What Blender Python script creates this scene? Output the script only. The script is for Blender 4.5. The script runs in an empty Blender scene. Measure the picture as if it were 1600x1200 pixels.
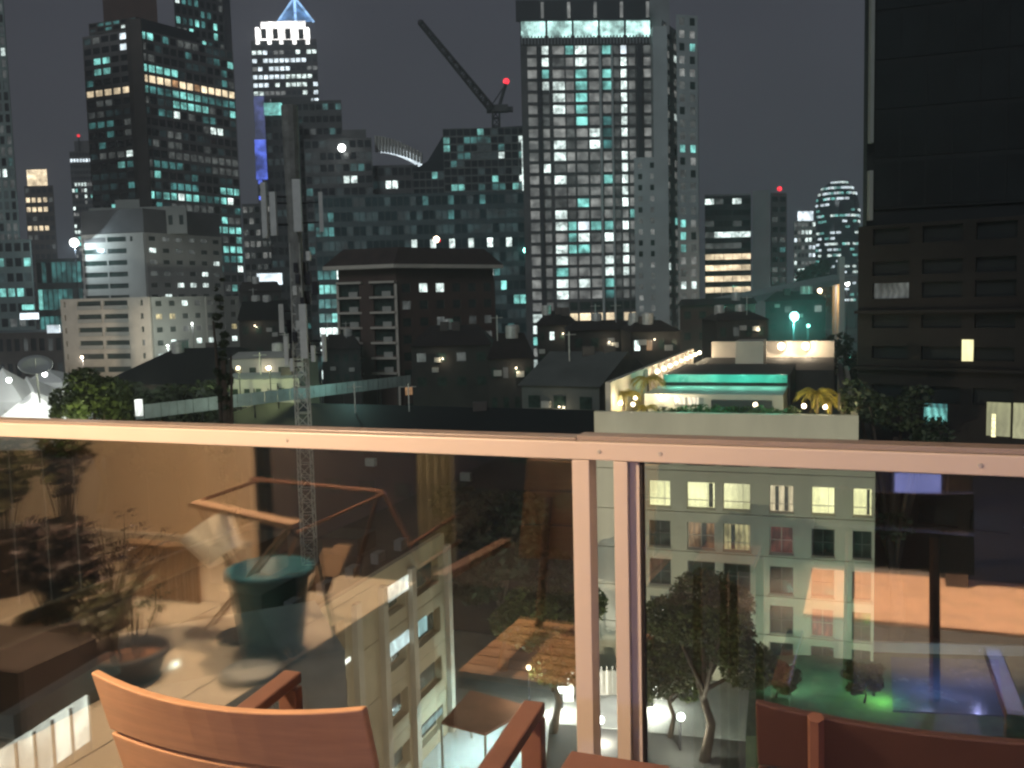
import bpy, math, random
import numpy as np
from mathutils import Vector, Matrix
SC = bpy.context.scene
COL = SC.collection
R_ = math.radians

# ------------------------------------------------------------------ camera
FPX = 1450.0
PITCH = math.atan(130 / FPX); ROLL = R_(1.4); EYE = Vector((0, 0, 27.0))
Fv = Vector((0, math.cos(PITCH), -math.sin(PITCH)))
R0 = Vector((1, 0, 0)); U0 = Vector((0, math.sin(PITCH), math.cos(PITCH)))
Rv = R0 * math.cos(ROLL) - U0 * math.sin(ROLL)
Uv = U0 * math.cos(ROLL) + R0 * math.sin(ROLL)
cam = bpy.data.cameras.new('camera'); camo = bpy.data.objects.new('camera', cam); COL.objects.link(camo)
m = Matrix((Rv, Uv, -Fv)).transposed().to_4x4(); m.translation = EYE
camo.matrix_world = m
cam.sensor_width = 36; cam.lens = 36 * FPX / 1600; cam.clip_start = 0.05; cam.clip_end = 6000
SC.camera = camo

# ------------------------------------------------------------------ night sky, faint sun lamp, exposure
wd = bpy.data.worlds.new('World'); SC.world = wd; wd.use_nodes = True
nt = wd.node_tree; N = nt.nodes; L = nt.links; N.clear()
out = N.new('ShaderNodeOutputWorld'); bg = N.new('ShaderNodeBackground')
tc = N.new('ShaderNodeTexCoord'); sx = N.new('ShaderNodeSeparateXYZ'); rp = N.new('ShaderNodeValToRGB')
nz = N.new('ShaderNodeTexNoise'); nz.inputs['Scale'].default_value = 1.6; nz.inputs['Detail'].default_value = 4
mx = N.new('ShaderNodeMix'); mx.data_type = 'RGBA'; mx.blend_type = 'MULTIPLY'; mx.inputs['Factor'].default_value = 1
nr = N.new('ShaderNodeMapRange'); nr.inputs['To Min'].default_value = .74; nr.inputs['To Max'].default_value = 1.26
nr.inputs['From Min'].default_value = .3; nr.inputs['From Max'].default_value = .7
L.new(tc.outputs['Generated'], sx.inputs[0]); L.new(sx.outputs['Z'], rp.inputs[0]); L.new(tc.outputs['Generated'], nz.inputs['Vector'])
L.new(nz.outputs['Fac'], nr.inputs['Value']); L.new(rp.outputs['Color'], mx.inputs['A']); L.new(nr.outputs[0], mx.inputs['B'])
L.new(mx.outputs['Result'], bg.inputs['Color']); L.new(bg.outputs[0], out.inputs[0])
rp.color_ramp.elements[0].position = 0.0; rp.color_ramp.elements[0].color = (.068, .074, .083, 1)
rp.color_ramp.elements[1].position = 0.9; rp.color_ramp.elements[1].color = (.024, .026, .036, 1)
e = rp.color_ramp.elements.new(.16); e.color = (.052, .055, .065, 1)
e = rp.color_ramp.elements.new(.34); e.color = (.040, .042, .053, 1)
bg.inputs['Strength'].default_value = 1.15
sl = bpy.data.lights.new('sun', 'SUN'); sl.energy = .75; sl.angle = R_(25); sl.color = (.86, .95, 1)
so = bpy.data.objects.new('sun', sl); COL.objects.link(so)
so.rotation_euler = Vector((.35, 1, -.55)).to_track_quat('-Z', 'Y').to_euler()
SC.view_settings.view_transform = 'Standard'; SC.view_settings.look = 'None'
SC.view_settings.gamma = 1; SC.view_settings.exposure = 0; SC.view_settings.use_curve_mapping = False
SC.render.engine = 'CYCLES'
SC.cycles.use_denoising = True; SC.cycles.max_bounces = 7; SC.cycles.transparent_max_bounces = 12
SC.cycles.pixel_filter_type = 'BLACKMAN_HARRIS'; SC.cycles.filter_width = 2.4
SC.cycles.sample_clamp_indirect = 4; SC.cycles.caustics_reflective = False; SC.cycles.caustics_refractive = False

# ------------------------------------------------------------------ geometry of the view (used to survey the place)
def ray(px, py): return Fv + Rv * ((px - 800) / FPX) + Uv * ((600 - py) / FPX)
def hz(px): return 470 - (px - 800) * .0252
def P(px, py, Y):
    d = ray(px, py); return EYE + d * (Y / d.y)
def XY(px, Y): p = P(px, hz(px), Y); return Vector((p.x, p.y))
def Z(px, py, Y): return P(px, py, Y).z
def GP(px, py, z=0.0):
    d = ray(px, py); return EYE + d * ((z - EYE.z) / d.z)
def PLN(px, py, A, B):          # pixel -> (metres along A-B, height)
    n = Vector((B[1] - A[1], -(B[0] - A[0]))); n.normalize(); d = ray(px, py); d2 = Vector((d.x, d.y))
    t = (Vector((A[0], A[1])) @ n) / (d2 @ n) if abs(d2 @ n) > 1e-9 else 1
    p = EYE + d * t; k = (Vector((B[0] - A[0], B[1] - A[1]))).normalized()
    return (Vector((p.x - A[0], p.y - A[1])) @ k, p.z)
TH = R_(21); GO = Vector((0, 2.2)); Gt = Vector((math.cos(TH), -math.sin(TH))); Gn = Vector((-math.sin(TH), -math.cos(TH)))
FLZ = 25.47
def BW(u, w, z=0): q = GO + Gt * u + Gn * w; return Vector((q.x, q.y, z))
def HIT(px, py, w):             # where a view ray meets the plane w=const of the balcony, as (u, z)
    d = ray(px, py); d2 = Vector((d.x, d.y)); t = (w + GO @ Gn) / (d2 @ Gn); p = EYE + d * t
    return ((Vector((p.x, p.y)) - GO) @ Gt, p.z)
def VF(px, py, z=FLZ):          # a floor point seen mirrored in the glass -> (u, w)
    d = ray(px, py); t = (z - EYE.z) / d.z; p = EYE + d * t; q = Vector((p.x, p.y)) - GO
    return (q @ Gt, -(q @ Gn))

# ------------------------------------------------------------------ materials
MAT = {}
def new(name):
    m_ = bpy.data.materials.new(name); m_.use_nodes = True; m_.node_tree.nodes.clear(); MAT[name] = m_
    n = m_.node_tree.nodes; o = n.new('ShaderNodeOutputMaterial'); return m_, n, m_.node_tree.links, o
def mat(name, col, rough=.7, var=.18, scale=1.5, bump=.0, metal=0, stretch=None, col2=None, emit=None, spec=.5):
    m_, n, l, o = new(name)
    b = n.new('ShaderNodeBsdfPrincipled'); l.new(b.outputs[0], o.inputs[0])
    b.inputs['Roughness'].default_value = rough; b.inputs['Metallic'].default_value = metal
    b.inputs['Specular IOR Level'].default_value = spec
    g = n.new('ShaderNodeNewGeometry'); mp = n.new('ShaderNodeMapping'); l.new(g.outputs['Position'], mp.inputs[0])
    if stretch: mp.inputs['Scale'].default_value = stretch
    z = n.new('ShaderNodeTexNoise'); z.inputs['Scale'].default_value = scale; z.inputs['Detail'].default_value = 5; z.inputs['Roughness'].default_value = .62
    l.new(mp.outputs[0], z.inputs['Vector'])
    r = n.new('ShaderNodeValToRGB'); l.new(z.outputs['Fac'], r.inputs[0]); l.new(r.outputs[0], b.inputs['Base Color'])
    c2 = col2 or col
    r.color_ramp.elements[0].position = .32; r.color_ramp.elements[0].color = (*[c * (1 - var) for c in col], 1)
    r.color_ramp.elements[1].position = .68; r.color_ramp.elements[1].color = (*[min(1, c * (1 + var)) for c in c2], 1)
    rr = n.new('ShaderNodeMapRange'); l.new(z.outputs['Fac'], rr.inputs['Value'])
    rr.inputs['To Min'].default_value = max(.02, rough - .12); rr.inputs['To Max'].default_value = min(1, rough + .12); l.new(rr.outputs[0], b.inputs['Roughness'])
    if bump:
        z2 = n.new('ShaderNodeTexNoise'); z2.inputs['Scale'].default_value = scale * 8; l.new(mp.outputs[0], z2.inputs['Vector'])
        bp = n.new('ShaderNodeBump'); bp.inputs['Strength'].default_value = bump; bp.inputs['Distance'].default_value = .02
        l.new(z2.outputs['Fac'], bp.inputs['Height']); l.new(bp.outputs[0], b.inputs['Normal'])
    if emit: b.inputs['Emission Color'].default_value = (*emit[0], 1); b.inputs['Emission Strength'].default_value = emit[1]
    return m_
def lit(name, col, s=1.0, var=.5, scale=.6, lights=False, base=(.1, .1, .1)):
    """a lit room behind a pane: uneven, with curtains and furniture as soft dark and bright areas"""
    m_, n, l, o = new(name)
    b = n.new('ShaderNodeBsdfPrincipled'); l.new(b.outputs[0], o.inputs[0]); b.inputs['Base Color'].default_value = (*base, 1)
    b.inputs['Roughness'].default_value = .25
    g = n.new('ShaderNodeNewGeometry')
    z = n.new('ShaderNodeTexNoise'); z.inputs['Scale'].default_value = scale; z.inputs['Detail'].default_value = 3; l.new(g.outputs['Position'], z.inputs['Vector'])
    r = n.new('ShaderNodeMapRange'); l.new(z.outputs['Fac'], r.inputs['Value']); r.inputs['From Min'].default_value = .36; r.inputs['From Max'].default_value = .64
    r.inputs['To Min'].default_value = s * (1 - var); r.inputs['To Max'].default_value = s * (1 + var)
    oi = n.new('ShaderNodeObjectInfo'); r2 = n.new('ShaderNodeMapRange'); l.new(oi.outputs['Random'], r2.inputs['Value'])
    r2.inputs['To Min'].default_value = .65; r2.inputs['To Max'].default_value = 1.25
    mu = n.new('ShaderNodeMath'); mu.operation = 'MULTIPLY'; l.new(r.outputs[0], mu.inputs[0]); l.new(r2.outputs[0], mu.inputs[1])
    z3 = n.new('ShaderNodeTexNoise'); z3.inputs['Scale'].default_value = .22; l.new(g.outputs['Position'], z3.inputs['Vector'])
    r3 = n.new('ShaderNodeMapRange'); l.new(z3.outputs['Fac'], r3.inputs['Value']); r3.inputs['From Min'].default_value = .35; r3.inputs['From Max'].default_value = .65; r3.inputs['To Min'].default_value = .55; r3.inputs['To Max'].default_value = 1.4
    wv = n.new('ShaderNodeTexWave'); wv.bands_direction = 'X'; wv.inputs['Scale'].default_value = .9; wv.inputs['Distortion'].default_value = 6; wv.inputs['Detail'].default_value = 2; l.new(g.outputs['Position'], wv.inputs['Vector'])
    r4 = n.new('ShaderNodeMapRange'); l.new(wv.outputs['Fac'], r4.inputs['Value']); r4.inputs['To Min'].default_value = 1 - var * .9; r4.inputs['To Max'].default_value = 1 + var * .3
    m3 = n.new('ShaderNodeMath'); m3.operation = 'MULTIPLY'; l.new(mu.outputs[0], m3.inputs[0]); l.new(r3.outputs[0], m3.inputs[1])
    mu = n.new('ShaderNodeMath'); mu.operation = 'MULTIPLY'; l.new(m3.outputs[0], mu.inputs[0]); l.new(r4.outputs[0], mu.inputs[1])
    b.inputs['Emission Color'].default_value = (*col, 1); l.new(mu.outputs[0], b.inputs['Emission Strength'])
    if not lights: m_.cycles.emission_sampling = 'NONE'
    return m_

mat('conc_dark', (.10, .10, .10), .8, .25, .15); mat('conc_brown', (.085, .07, .062), .8, .25, .2)
mat('conc_grey', (.26, .27, .27), .8, .15, .12); mat('conc_lit_tone', (.38, .42, .41), .8, .15, .1); mat('tower_wall', (.17, .16, .155), .8, .25, .15); mat('conc_pale', (.42, .41, .37), .8, .14, .2, stretch=(1, 1, .35))
mat('conc_olive', (.30, .31, .28), .8, .15, .15); mat('tower_green', (.15, .20, .19), .6, .2, .1)
mat('black_wall', (.035, .038, .042), .6, .3, .05); mat('pitch', (.016, .018, .019), .7, .3, .05, spec=.2); mat('podium_wall', (.027, .022, .020), .9, .3, .15, spec=.2)
mat('brown_wall', (.085, .05, .04), .8, .2, .3)
mat('cream', (.56, .50, .42), .75, .12, .4); mat('hotel_wall', (.53, .49, .38), .75, .12, .35, stretch=(1, 1, .3))
mat('hotel_dark', (.12, .12, .10), .8, .1); mat('beige_wall', (.48, .40, .28), .8, .14, .3, stretch=(1, 1, .3))
mat('roof_dark', (.045, .042, .04), .8, .4, .4, bump=.3); mat('roof_grey', (.20, .20, .19), .8, .3, .3, bump=.2)
mat('dim_wall', (.11, .115, .105), .9, .2, .3); mat('house_dark', (.035, .032, .03), .9, .35, .3); mat('tile_dark', (.028, .02, .018), .85, .4, .6); mat('tile_roof', (.045, .028, .024), .75, .35, .6, bump=.4); mat('ground', (.045, .045, .043), .9, .45, .05)
mat('paving', (.30, .31, .30), .7, .2, .5); mat('grass', (.09, .13, .07), .9, .4, .8, bump=.5)
mat('white_paint', (.75, .75, .73), .5, .06, .6); mat('metal_dark', (.03, .03, .035), .45, .3, 2, metal=.6)
mat('mast_grey', (.22, .22, .20), .6, .3, 2); mat('galv', (.58, .57, .52), .5, .2, 3, metal=.3); mat('panel_white', (.6, .6, .56), .5, .1, 2)
mat('sheet', (.40, .44, .42), .5, .2, .6); mat('trunk', (.07, .05, .035), .9, .35, 4, bump=.5)
mat('leaf', (.040, .070, .020), .6, .5, .9, col2=(.065, .08, .022)); mat('leaf_dark', (.03, .045, .02), .6, .4, .9)
mat('palm_leaf', (.34, .27, .05), .6, .3, 1); mat('glass_dark', (.018, .024, .028), .15, .5, .12); mat('glass_teal', (.02, .05, .055), .18, .5, .06)
mat('glass_frame', (.09, .10, .095), .5, .1); mat('pool_tile', (.06, .30, .26), .3, .2, 1); mat('tower_glass', (.014, .017, .018), .65, .6, .06, spec=.12); mat('teal_frame', (.035, .065, .07), .5, .2, .1); mat('brick_red', (.22, .08, .05), .8, .2, 1)
mat('window_dark', (.03, .05, .042), .2, .5, 1.2); mat('curtain_olive', (.27, .25, .17), .9, .15, 3); mat('curtain_dim', (.20, .20, .18), .8, .3, 1.5)
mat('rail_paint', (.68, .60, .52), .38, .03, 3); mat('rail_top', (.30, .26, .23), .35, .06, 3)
mat('chair_wood', (.56, .33, .18), .42, .10, 3, stretch=(3, 3, 30), bump=.06); mat('chair_frame', (.17, .085, .06), .4, .15, 6)
mat('chair_shaded', (.06, .032, .026), .5, .12, 5); mat('floor_tile', (.56, .48, .38), .45, .08, 2)
mat('bal_wall', (.78, .62, .47), .8, .05, 1.2); mat('skirting', (.66, .60, .52), .6, .05, 1); mat('teal_pot', (.018, .11, .16), .4, .2, 3)
mat('pot_dark', (.05, .035, .03), .6, .3, 5, bump=.2); mat('soil', (.32, .15, .08), .9, .4, 25, bump=.8); mat('plum_leaf', (.06, .036, .032), .5, .45, 14)
mat('plant_leaf', (.10, .10, .05), .5, .4, 12); mat('shade', (.85, .76, .62), .7, .05, 4, emit=((1, .72, .45), .3)); mat('wood_light', (.46, .30, .20), .5, .15, 6)
mat('gasket', (.01, .01, .01), .6, .1); mat('lit_floor', (.72, .46, .32), .6, .3, 5, bump=.1); mat('unlit_floor', (.03, .026, .024), .95, .3, 8); mat('room_wall', (.12, .10, .09), .9, .1)
mat('dish', (.45, .46, .44), .5, .08, 1); mat('canopy', (.35, .16, .11), .6, .2, .8); mat('water', (.09, .12, .20), .25, .2, .5); mat('crane_steel', (.05, .05, .05), .6, .3, 1)
mat('wood_slat', (.40, .27, .17), .6, .2, 5); mat('grey_stone', (.34, .34, .32), .8, .15, 4)
lit('lw', (.84, 1, .95), 1.5, .5, .8); lit('lb', (.80, .93, 1), 1.6, .3, .4); lit('lt', (.30, .88, .80), .90, .6, .35)
lit('td', (.10, .36, .35), .50, .7, .3); lit('tx', (.04, .10, .105), .22, .7, .2); lit('gr', (.34, .35, .33), .52, .45, .5, base=(.2, .2, .2))
lit('gd', (.20, .22, .21), .32, .5, .5, base=(.1, .1, .1)); lit('crown_teal', (.62, 1, .93), 1.5, .7, .35); lit('wa', (1, .80, .52), 1.35, .3, .4); lit('wd', (.95, .52, .25), .42, .5, .5)
lit('wy', (1, .93, .50), 1.7, .10, 1.0); lit('wy2', (.95, .80, .40), .85, .5, 1.1); lit('red', (.75, .22, .16), .33, .5, 1.5)
lit('olive_lit', (.50, .50, .26), .42, .2, .4); lit('room_white', (.95, 1, .93), 2.2, .25, .8)
lit('room_cool', (.75, .95, 1), 1.6, .3, .9); lit('blue', (.12, .2, 1), 1.1, .7, .06); lit('spire', (.35, .62, 1), 2.0, .2, .1); lit('spire_dim', (.18, .4, .8), .9, .4, .1); lit('blue_dim', (.2, .25, .75), .3, .6, .1); lit('crown', (1, .97, .93), 3.0, .2, .05)
lit('beacon', (1, .03, .05), 2.2, .1, 1); lit('lamp_white', (.95, 1, .95), 9, .1, 1); lit('lamp_warm', (1, .80, .55), 7, .1, 1)
lit('lamp_teal', (.35, 1, .85), 6, .1, 1); lit('band_teal', (.20, .62, .50), .62, .25, .25); lit('deck_lit', (1, .88, .66), .9, .4, .4)
lit('tv_blue', (.28, .32, .80), .9, .2, .7); lit('cyan_lit', (.5, .85, .9), .75, .4, .3); lit('gold', (1, .8, .2), 1.5, .4, .5)
lit('orange', (1, .42, .10), .75, .5, .6)

def glassmat():
    m_, n, l, o = new('rail_glass')
    t = n.new('ShaderNodeBsdfTransparent'); t.inputs[0].default_value = (.86, .89, .87, 1)
    g = n.new('ShaderNodeBsdfGlossy'); ge = n.new('ShaderNodeNewGeometry'); nz_ = n.new('ShaderNodeTexNoise'); nz_.inputs['Scale'].default_value = 3.5; nz_.inputs['Detail'].default_value = 6; l.new(ge.outputs['Position'], nz_.inputs['Vector']); mr = n.new('ShaderNodeMapRange'); l.new(nz_.outputs['Fac'], mr.inputs['Value']); mr.inputs['From Min'].default_value = .45; mr.inputs['From Max'].default_value = .75; mr.inputs['To Min'].default_value = .010; mr.inputs['To Max'].default_value = .05; l.new(mr.outputs[0], g.inputs['Roughness']); g.inputs['Color'].default_value = (1, .97, .93, 1)
    lw = n.new('ShaderNodeLayerWeight'); lw.inputs['Blend'].default_value = .35
    r = n.new('ShaderNodeMapRange'); l.new(lw.outputs['Fresnel'], r.inputs['Value']); r.inputs['To Min'].default_value = .19; r.inputs['To Max'].default_value = .7
    mxx = n.new('ShaderNodeMixShader'); l.new(r.outputs[0], mxx.inputs[0]); l.new(t.outputs[0], mxx.inputs[1]); l.new(g.outputs[0], mxx.inputs[2]); l.new(mxx.outputs[0], o.inputs[0])
glassmat()

# ------------------------------------------------------------------ object helpers
def prop(o, label=None, cat=None, group=None, kind=None):
    if label: o['label'] = label
    if cat: o['category'] = cat
    if group: o['group'] = group
    if kind: o['kind'] = kind
    return o
def thing(name, label, cat, loc, group=None):
    o = bpy.data.objects.new(name, None); COL.objects.link(o); o.location = loc; o.empty_display_size = .2
    return prop(o, label, cat, group)
class MB:
    def __init__(s): s.v = []; s.f = []; s.mi = []; s.m = []
    def mid(s, m_):
        if m_ not in s.m: s.m.append(m_)
        return s.m.index(m_)
    def add(s, v, f, m_=None):
        b = len(s.v); s.v += [Vector(x) for x in v]; s.f += [[b + i for i in q] for q in f]; s.mi += [s.mid(m_)] * len(f) if m_ else [0] * len(f)
        return s
    def box(s, c, sz, ang=0, m_=None, M=None):
        x, y, z = [k / 2 for k in sz]; vs = [Vector((a, b, d)) for a in (-x, x) for b in (-y, y) for d in (-z, z)]
        R = M if M else Matrix.Rotation(ang, 3, 'Z'); c = Vector(c)
        return s.add([R @ q + c for q in vs], [(0, 1, 3, 2), (4, 6, 7, 5), (0, 4, 5, 1), (2, 3, 7, 6), (0, 2, 6, 4), (1, 5, 7, 3)], m_)
    def prism(s, pts, z0, z1, m_=None, top=None):
        k = len(pts); ar = sum(pts[i][0] * pts[(i + 1) % k][1] - pts[(i + 1) % k][0] * pts[i][1] for i in range(k))
        if ar < 0: pts = pts[::-1]; top = top[::-1] if top else None
        v = [(p[0], p[1], z0) for p in pts] + [(p[0], p[1], (top[i] if top else z1)) for i, p in enumerate(pts)]
        return s.add(v, [tuple(range(k))[::-1], tuple(range(k, 2 * k))] + [(i, (i + 1) % k, k + (i + 1) % k, k + i) for i in range(k)], m_)
    def tube(s, pts, r, n=8, m_=None, cap=True):
        pts = [Vector(p) for p in pts]; rr = r if isinstance(r, (list, tuple)) else [r] * len(pts); v = []; f = []
        for i, p in enumerate(pts):
            d = (pts[min(i + 1, len(pts) - 1)] - pts[max(i - 1, 0)]).normalized()
            a = d.cross(Vector((0, 0, 1)) if abs(d.z) < .9 else Vector((1, 0, 0))).normalized(); b = d.cross(a)
            v += [p + (a * math.cos(2 * math.pi * k / n) + b * math.sin(2 * math.pi * k / n)) * rr[i] for k in range(n)]
        for i in range(len(pts) - 1):
            f += [(i * n + k, i * n + (k + 1) % n, (i + 1) * n + (k + 1) % n, (i + 1) * n + k) for k in range(n)]
        if cap: f += [tuple(range(n))[::-1], tuple(range((len(pts) - 1) * n, len(pts) * n))]
        return s.add(v, f, m_)
    def lathe(s, prof, c, n=24, m_=None):
        v = []; f = []; c = Vector(c)
        for r, z in prof: v += [c + Vector((r * math.cos(2 * math.pi * k / n), r * math.sin(2 * math.pi * k / n), z)) for k in range(n)]
        for i in range(len(prof) - 1): f += [(i * n + k, i * n + (k + 1) % n, (i + 1) * n + (k + 1) % n, (i + 1) * n + k) for k in range(n)]
        return s.add(v, f, m_)
    def mesh(s, name, m_=None, loc=(0, 0, 0), smooth=False):
        me = bpy.data.meshes.new(name); l = Vector(loc); me.from_pydata([tuple(q - l) for q in s.v], [], s.f)
        for k in (s.m if s.m else [m_]): me.materials.append(MAT[k if k else m_])
        if len(s.m) > 1: me.polygons.foreach_set('material_index', s.mi)
        if smooth: me.polygons.foreach_set('use_smooth', [True] * len(me.polygons))
        me.update(); return me
    def build(s, name, m_=None, parent=None, kind=None, smooth=False, root=None, bevel=0):
        r = root if root is not None else (root_loc(parent) if parent else Vector((0, 0, 0)))
        o = bpy.data.objects.new(name, s.mesh(name, m_, r, smooth)); COL.objects.link(o)
        if parent: o.parent = parent
        if kind: o['kind'] = kind
        if bevel:
            b = o.modifiers.new('bevel', 'BEVEL'); b.width = bevel; b.segments = 2; b.limit_method = 'ANGLE'
        return o
def root_loc(o):
    v = Vector(o.location)
    while o.parent: o = o.parent; v += Vector(o.location)
    return v
def struct(o): o['kind'] = 'structure'; return o
def one(name, mb, m_, label, cat, group=None, kind=None, smooth=False):
    o = mb.build(name, m_, kind=kind, smooth=smooth); return prop(o, label, cat, group)

def grid_wall(mb, p, q, xs, zs, holes, out_, off, thick, m_=None):
    """one connected wall skin with openings: xs metres from p towards q, zs heights, holes = set of (i, j)"""
    p = Vector(p[:2]); q = Vector(q[:2]); t = (q - p).normalized(); nx = len(xs); nz_ = len(zs); v = []; f = []
    for d in (off, off - thick):
        for z in zs:
            for x in xs: a = p + t * x + out_ * d; v.append((a.x, a.y, z))
    k = nx * nz_; I = lambda i, j, b=0: b * k + j * nx + i
    solid = lambda i, j: 0 <= i < nx - 1 and 0 <= j < nz_ - 1 and (i, j) not in holes
    for j in range(nz_ - 1):
        for i in range(nx - 1):
            if (i, j) in holes: continue
            f.append((I(i, j), I(i + 1, j), I(i + 1, j + 1), I(i, j + 1)))
            if not solid(i - 1, j): f.append((I(i, j), I(i, j + 1), I(i, j + 1, 1), I(i, j, 1)))
            if not solid(i + 1, j): f.append((I(i + 1, j), I(i + 1, j, 1), I(i + 1, j + 1, 1), I(i + 1, j + 1)))
            if not solid(i, j - 1): f.append((I(i, j), I(i, j, 1), I(i + 1, j, 1), I(i + 1, j)))
            if not solid(i, j + 1): f.append((I(i, j + 1), I(i + 1, j + 1), I(i + 1, j + 1, 1), I(i, j + 1, 1)))
    mb.add(v, f, m_)

PANE = {}
def pane_mesh(w, h, m_):
    k = (round(w, 2), round(h, 2), m_)
    if k not in PANE: PANE[k] = MB().box((0, 0, 0), (w, .06, h)).mesh('window', m_)
    return PANE[k]
def facade(root, p, q, z0, z1, nr, nc, pick, wallm, wf=.7, hf=.6, sep=0, off=.35, thick=.28, center=None, sill=.5, rows=None, cols=None, wallname='facade'):
    """wall skin with recessed panes along p-q; pick(r, c) with r from the top gives the pane's material"""
    p = Vector(p[:2]); q = Vector(q[:2]); t = (q - p); Ln = t.length; t.normalize(); n = Vector((t.y, -t.x))
    c0 = center or Vector((0, 5000))
    if (((p + q) / 2) - Vector(c0[:2])) @ n < 0: n = -n
    cw = Ln / nc; rh = (z1 - z0) / nr; xs = [0]; zs = [z0]
    cols = cols or [((c + .5) * cw - wf * cw / 2, (c + .5) * cw + wf * cw / 2) for c in range(nc)]
    rows = rows or [(z0 + r * rh + (1 - hf) * rh * sill, z0 + r * rh + (1 - hf) * rh * sill + hf * rh) for r in range(nr)]
    for a, b in cols: xs += [a, b]
    for a, b in rows: zs += [a, b]
    xs.append(Ln); zs.append(z1); holes = set(); rl = root_loc(root); ang = math.atan2(t.y, t.x); joined = MB()
    wlist = []
    for r, (za, zb) in enumerate(rows):
        for c, (xa, xb) in enumerate(cols):
            m_ = pick(len(rows) - 1 - r, c)
            if m_ is None: continue
            holes.add((2 * c + 1, 2 * r + 1)); pt = p + t * ((xa + xb) / 2) + n * (off - thick + .10)
            wlist.append((Vector((pt.x, pt.y, (za + zb) / 2)), xb - xa, zb - za, m_))
    mb = MB(); grid_wall(mb, p, q, xs, zs, holes, n, off, thick); mb.build(wallname, wallm, root)
    for pt, w, h, m_ in wlist:
        if sep > 0 and root.get('_n', 0) < sep:
            o = bpy.data.objects.new('window', pane_mesh(w - .01, h - .01, m_)); COL.objects.link(o); o.parent = root
            o.location = pt - rl; o.rotation_euler = (0, 0, ang); root['_n'] = root.get('_n', 0) + 1
        else: joined.box(pt, (w - .01, .06, h - .01), ang, m_)
    if joined.v: joined.build('window_rows', 'lw', root, kind='stuff')
    return n
def done(root):
    if '_n' in root: del root['_n']
def building(name, label, pts, z0, z1, core='black_wall', cat='building', roofm=None, group=None):
    c = sum((Vector(p[:2]) for p in pts), Vector((0, 0))) / len(pts)
    root = thing(name, label, cat, (c.x, c.y, 0), group)
    MB().prism(pts, z0, z1).build('body', core, root)
    if roofm:
        MB().prism([c + (Vector(p[:2]) - c) * 1.02 for p in pts], z1 + .004, z1 + .8).build('roof', roofm, root)
    return root, c
RNG = random.Random(7)
def chooser(spec, default='glass_dark', seed=1):
    r = random.Random(seed); ks = list(spec.items())
    mem = {}
    def f(*a):
        if mem.get('k') and r.random() < .38: return mem['k']
        x = r.random(); s = 0; mem['k'] = None
        for k, p in ks:
            s += p
            if x < s:
                mem['k'] = k; return k
        return default
    return f
def box_pts(a, b, depth):
    a = Vector(a[:2]); b = Vector(b[:2]); t = (b - a).normalized(); n = Vector((-t.y, t.x))
    if n.y < 0: n = -n
    fb = 1 + depth / b.length; fa = 1 + depth / a.length
    return [a, b, b * fb, a * fa] if abs(a.y) > 130 else [a, b, b + n * depth, a + n * depth]
def lightpt(name, parent, loc, energy, col, r=.3, kind='POINT', to=None, size=60, blend=.6):
    l = bpy.data.lights.new(name, kind); l.energy = energy; l.color = col; l.shadow_soft_size = min(r, .05)
    if kind == 'SPOT': l.spot_size = R_(size); l.spot_blend = blend
    o = bpy.data.objects.new(name, l); COL.objects.link(o)
    if parent: o.parent = parent; o.location = Vector(loc) - root_loc(parent)
    else: o.location = loc
    if to is not None: o.rotation_euler = (Vector(to) - Vector(loc)).to_track_quat('-Z', 'Y').to_euler()
    return o
def ball(c, r, mb=None, n=8, m_=None):
    mb = mb or MB(); pr = [(max(.001, r * math.sin(math.pi * i / n)), -r * math.cos(math.pi * i / n)) for i in range(n + 1)]
    return mb.lathe(pr, c, 12, m_)

# ================================================================== THE SETTING
g = MB().box((0, 1200, -.5), (2560, 3360, 1.0)); struct(g.build('ground', 'ground'))
g = MB().prism([(-9, 60), (30, 50), (34, 59), (5, 66), (-6, 92)], .004, .05); struct(g.build('courtyard_paving', 'paving'))
gl = [GP(1165, 1150, 2.6), GP(1640, 1150, 2.6), GP(1600, 1015, 2.6), GP(1175, 1025, 2.6)]
g = MB().prism([(q.x, q.y) for q in gl], 0, 2.6); struct(g.build('garden_lawn', 'grass'))

# ------------------------------------------------------------------ far skyline
def far_tower(name, label, px0, px1, ytop, Y, nr, nc, spec, wallm, seed=1, wf=.7, hf=.55, depth=30, ybot=520, pick=None, side=None, z0=0, off=.3, default='glass_dark', sep=0, ytop1=None):
    a = XY(px0, Y); b = XY(px1, Y); zt = Z((px0 + px1) / 2, ytop, Y)
    root, c = building(name, label, box_pts(a, b, depth), z0, zt)
    pk = pick or chooser(spec, default, seed)
    facade(root, a, b, 4, zt, nr, nc, pk, wallm, wf, hf, sep=sep, center=c, off=off)
    pts = box_pts(a, b, depth)
    if side:   # the flank the camera can see
        if side > 0: facade(root, b, pts[2], 4, zt - .01, nr, max(2, nc // 2), chooser(spec, default, seed + 9), wallm, wf, hf, center=c, off=off)
        else: facade(root, pts[3], a, 4, zt - .01, nr, max(2, nc // 2), chooser(spec, default, seed + 9), wallm, wf, hf, center=c, off=off)
    return root, a, b, zt, c
# tall greenish tower at the left edge
r, a, b, zt, c = far_tower('apartment_tower', 'tall grey green apartment tower cut off by the left edge of the photo', -110, 40, -120, 240, 44, 14, {'lw': .008, 'gd': .25, 'td': .05, 'tx': .2}, 'tower_green', 3, .62, .72, sep=0)
px = XY(-110, 236); qx = XY(56, 236); zz = Z(0, 375, 236)
MB().prism([px, qx, XY(56, 262), XY(-110, 262)], 0, zz).build('podium_body', 'black_wall', r)
facade(r, px, qx, 0, zz, 12, 12, chooser({'lw': .03, 'gd': .1, 'tx': .2, 'lt': .03}, 'glass_dark', 5), 'tower_green', .75, .55, center=(0, 400)); done(r)
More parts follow.
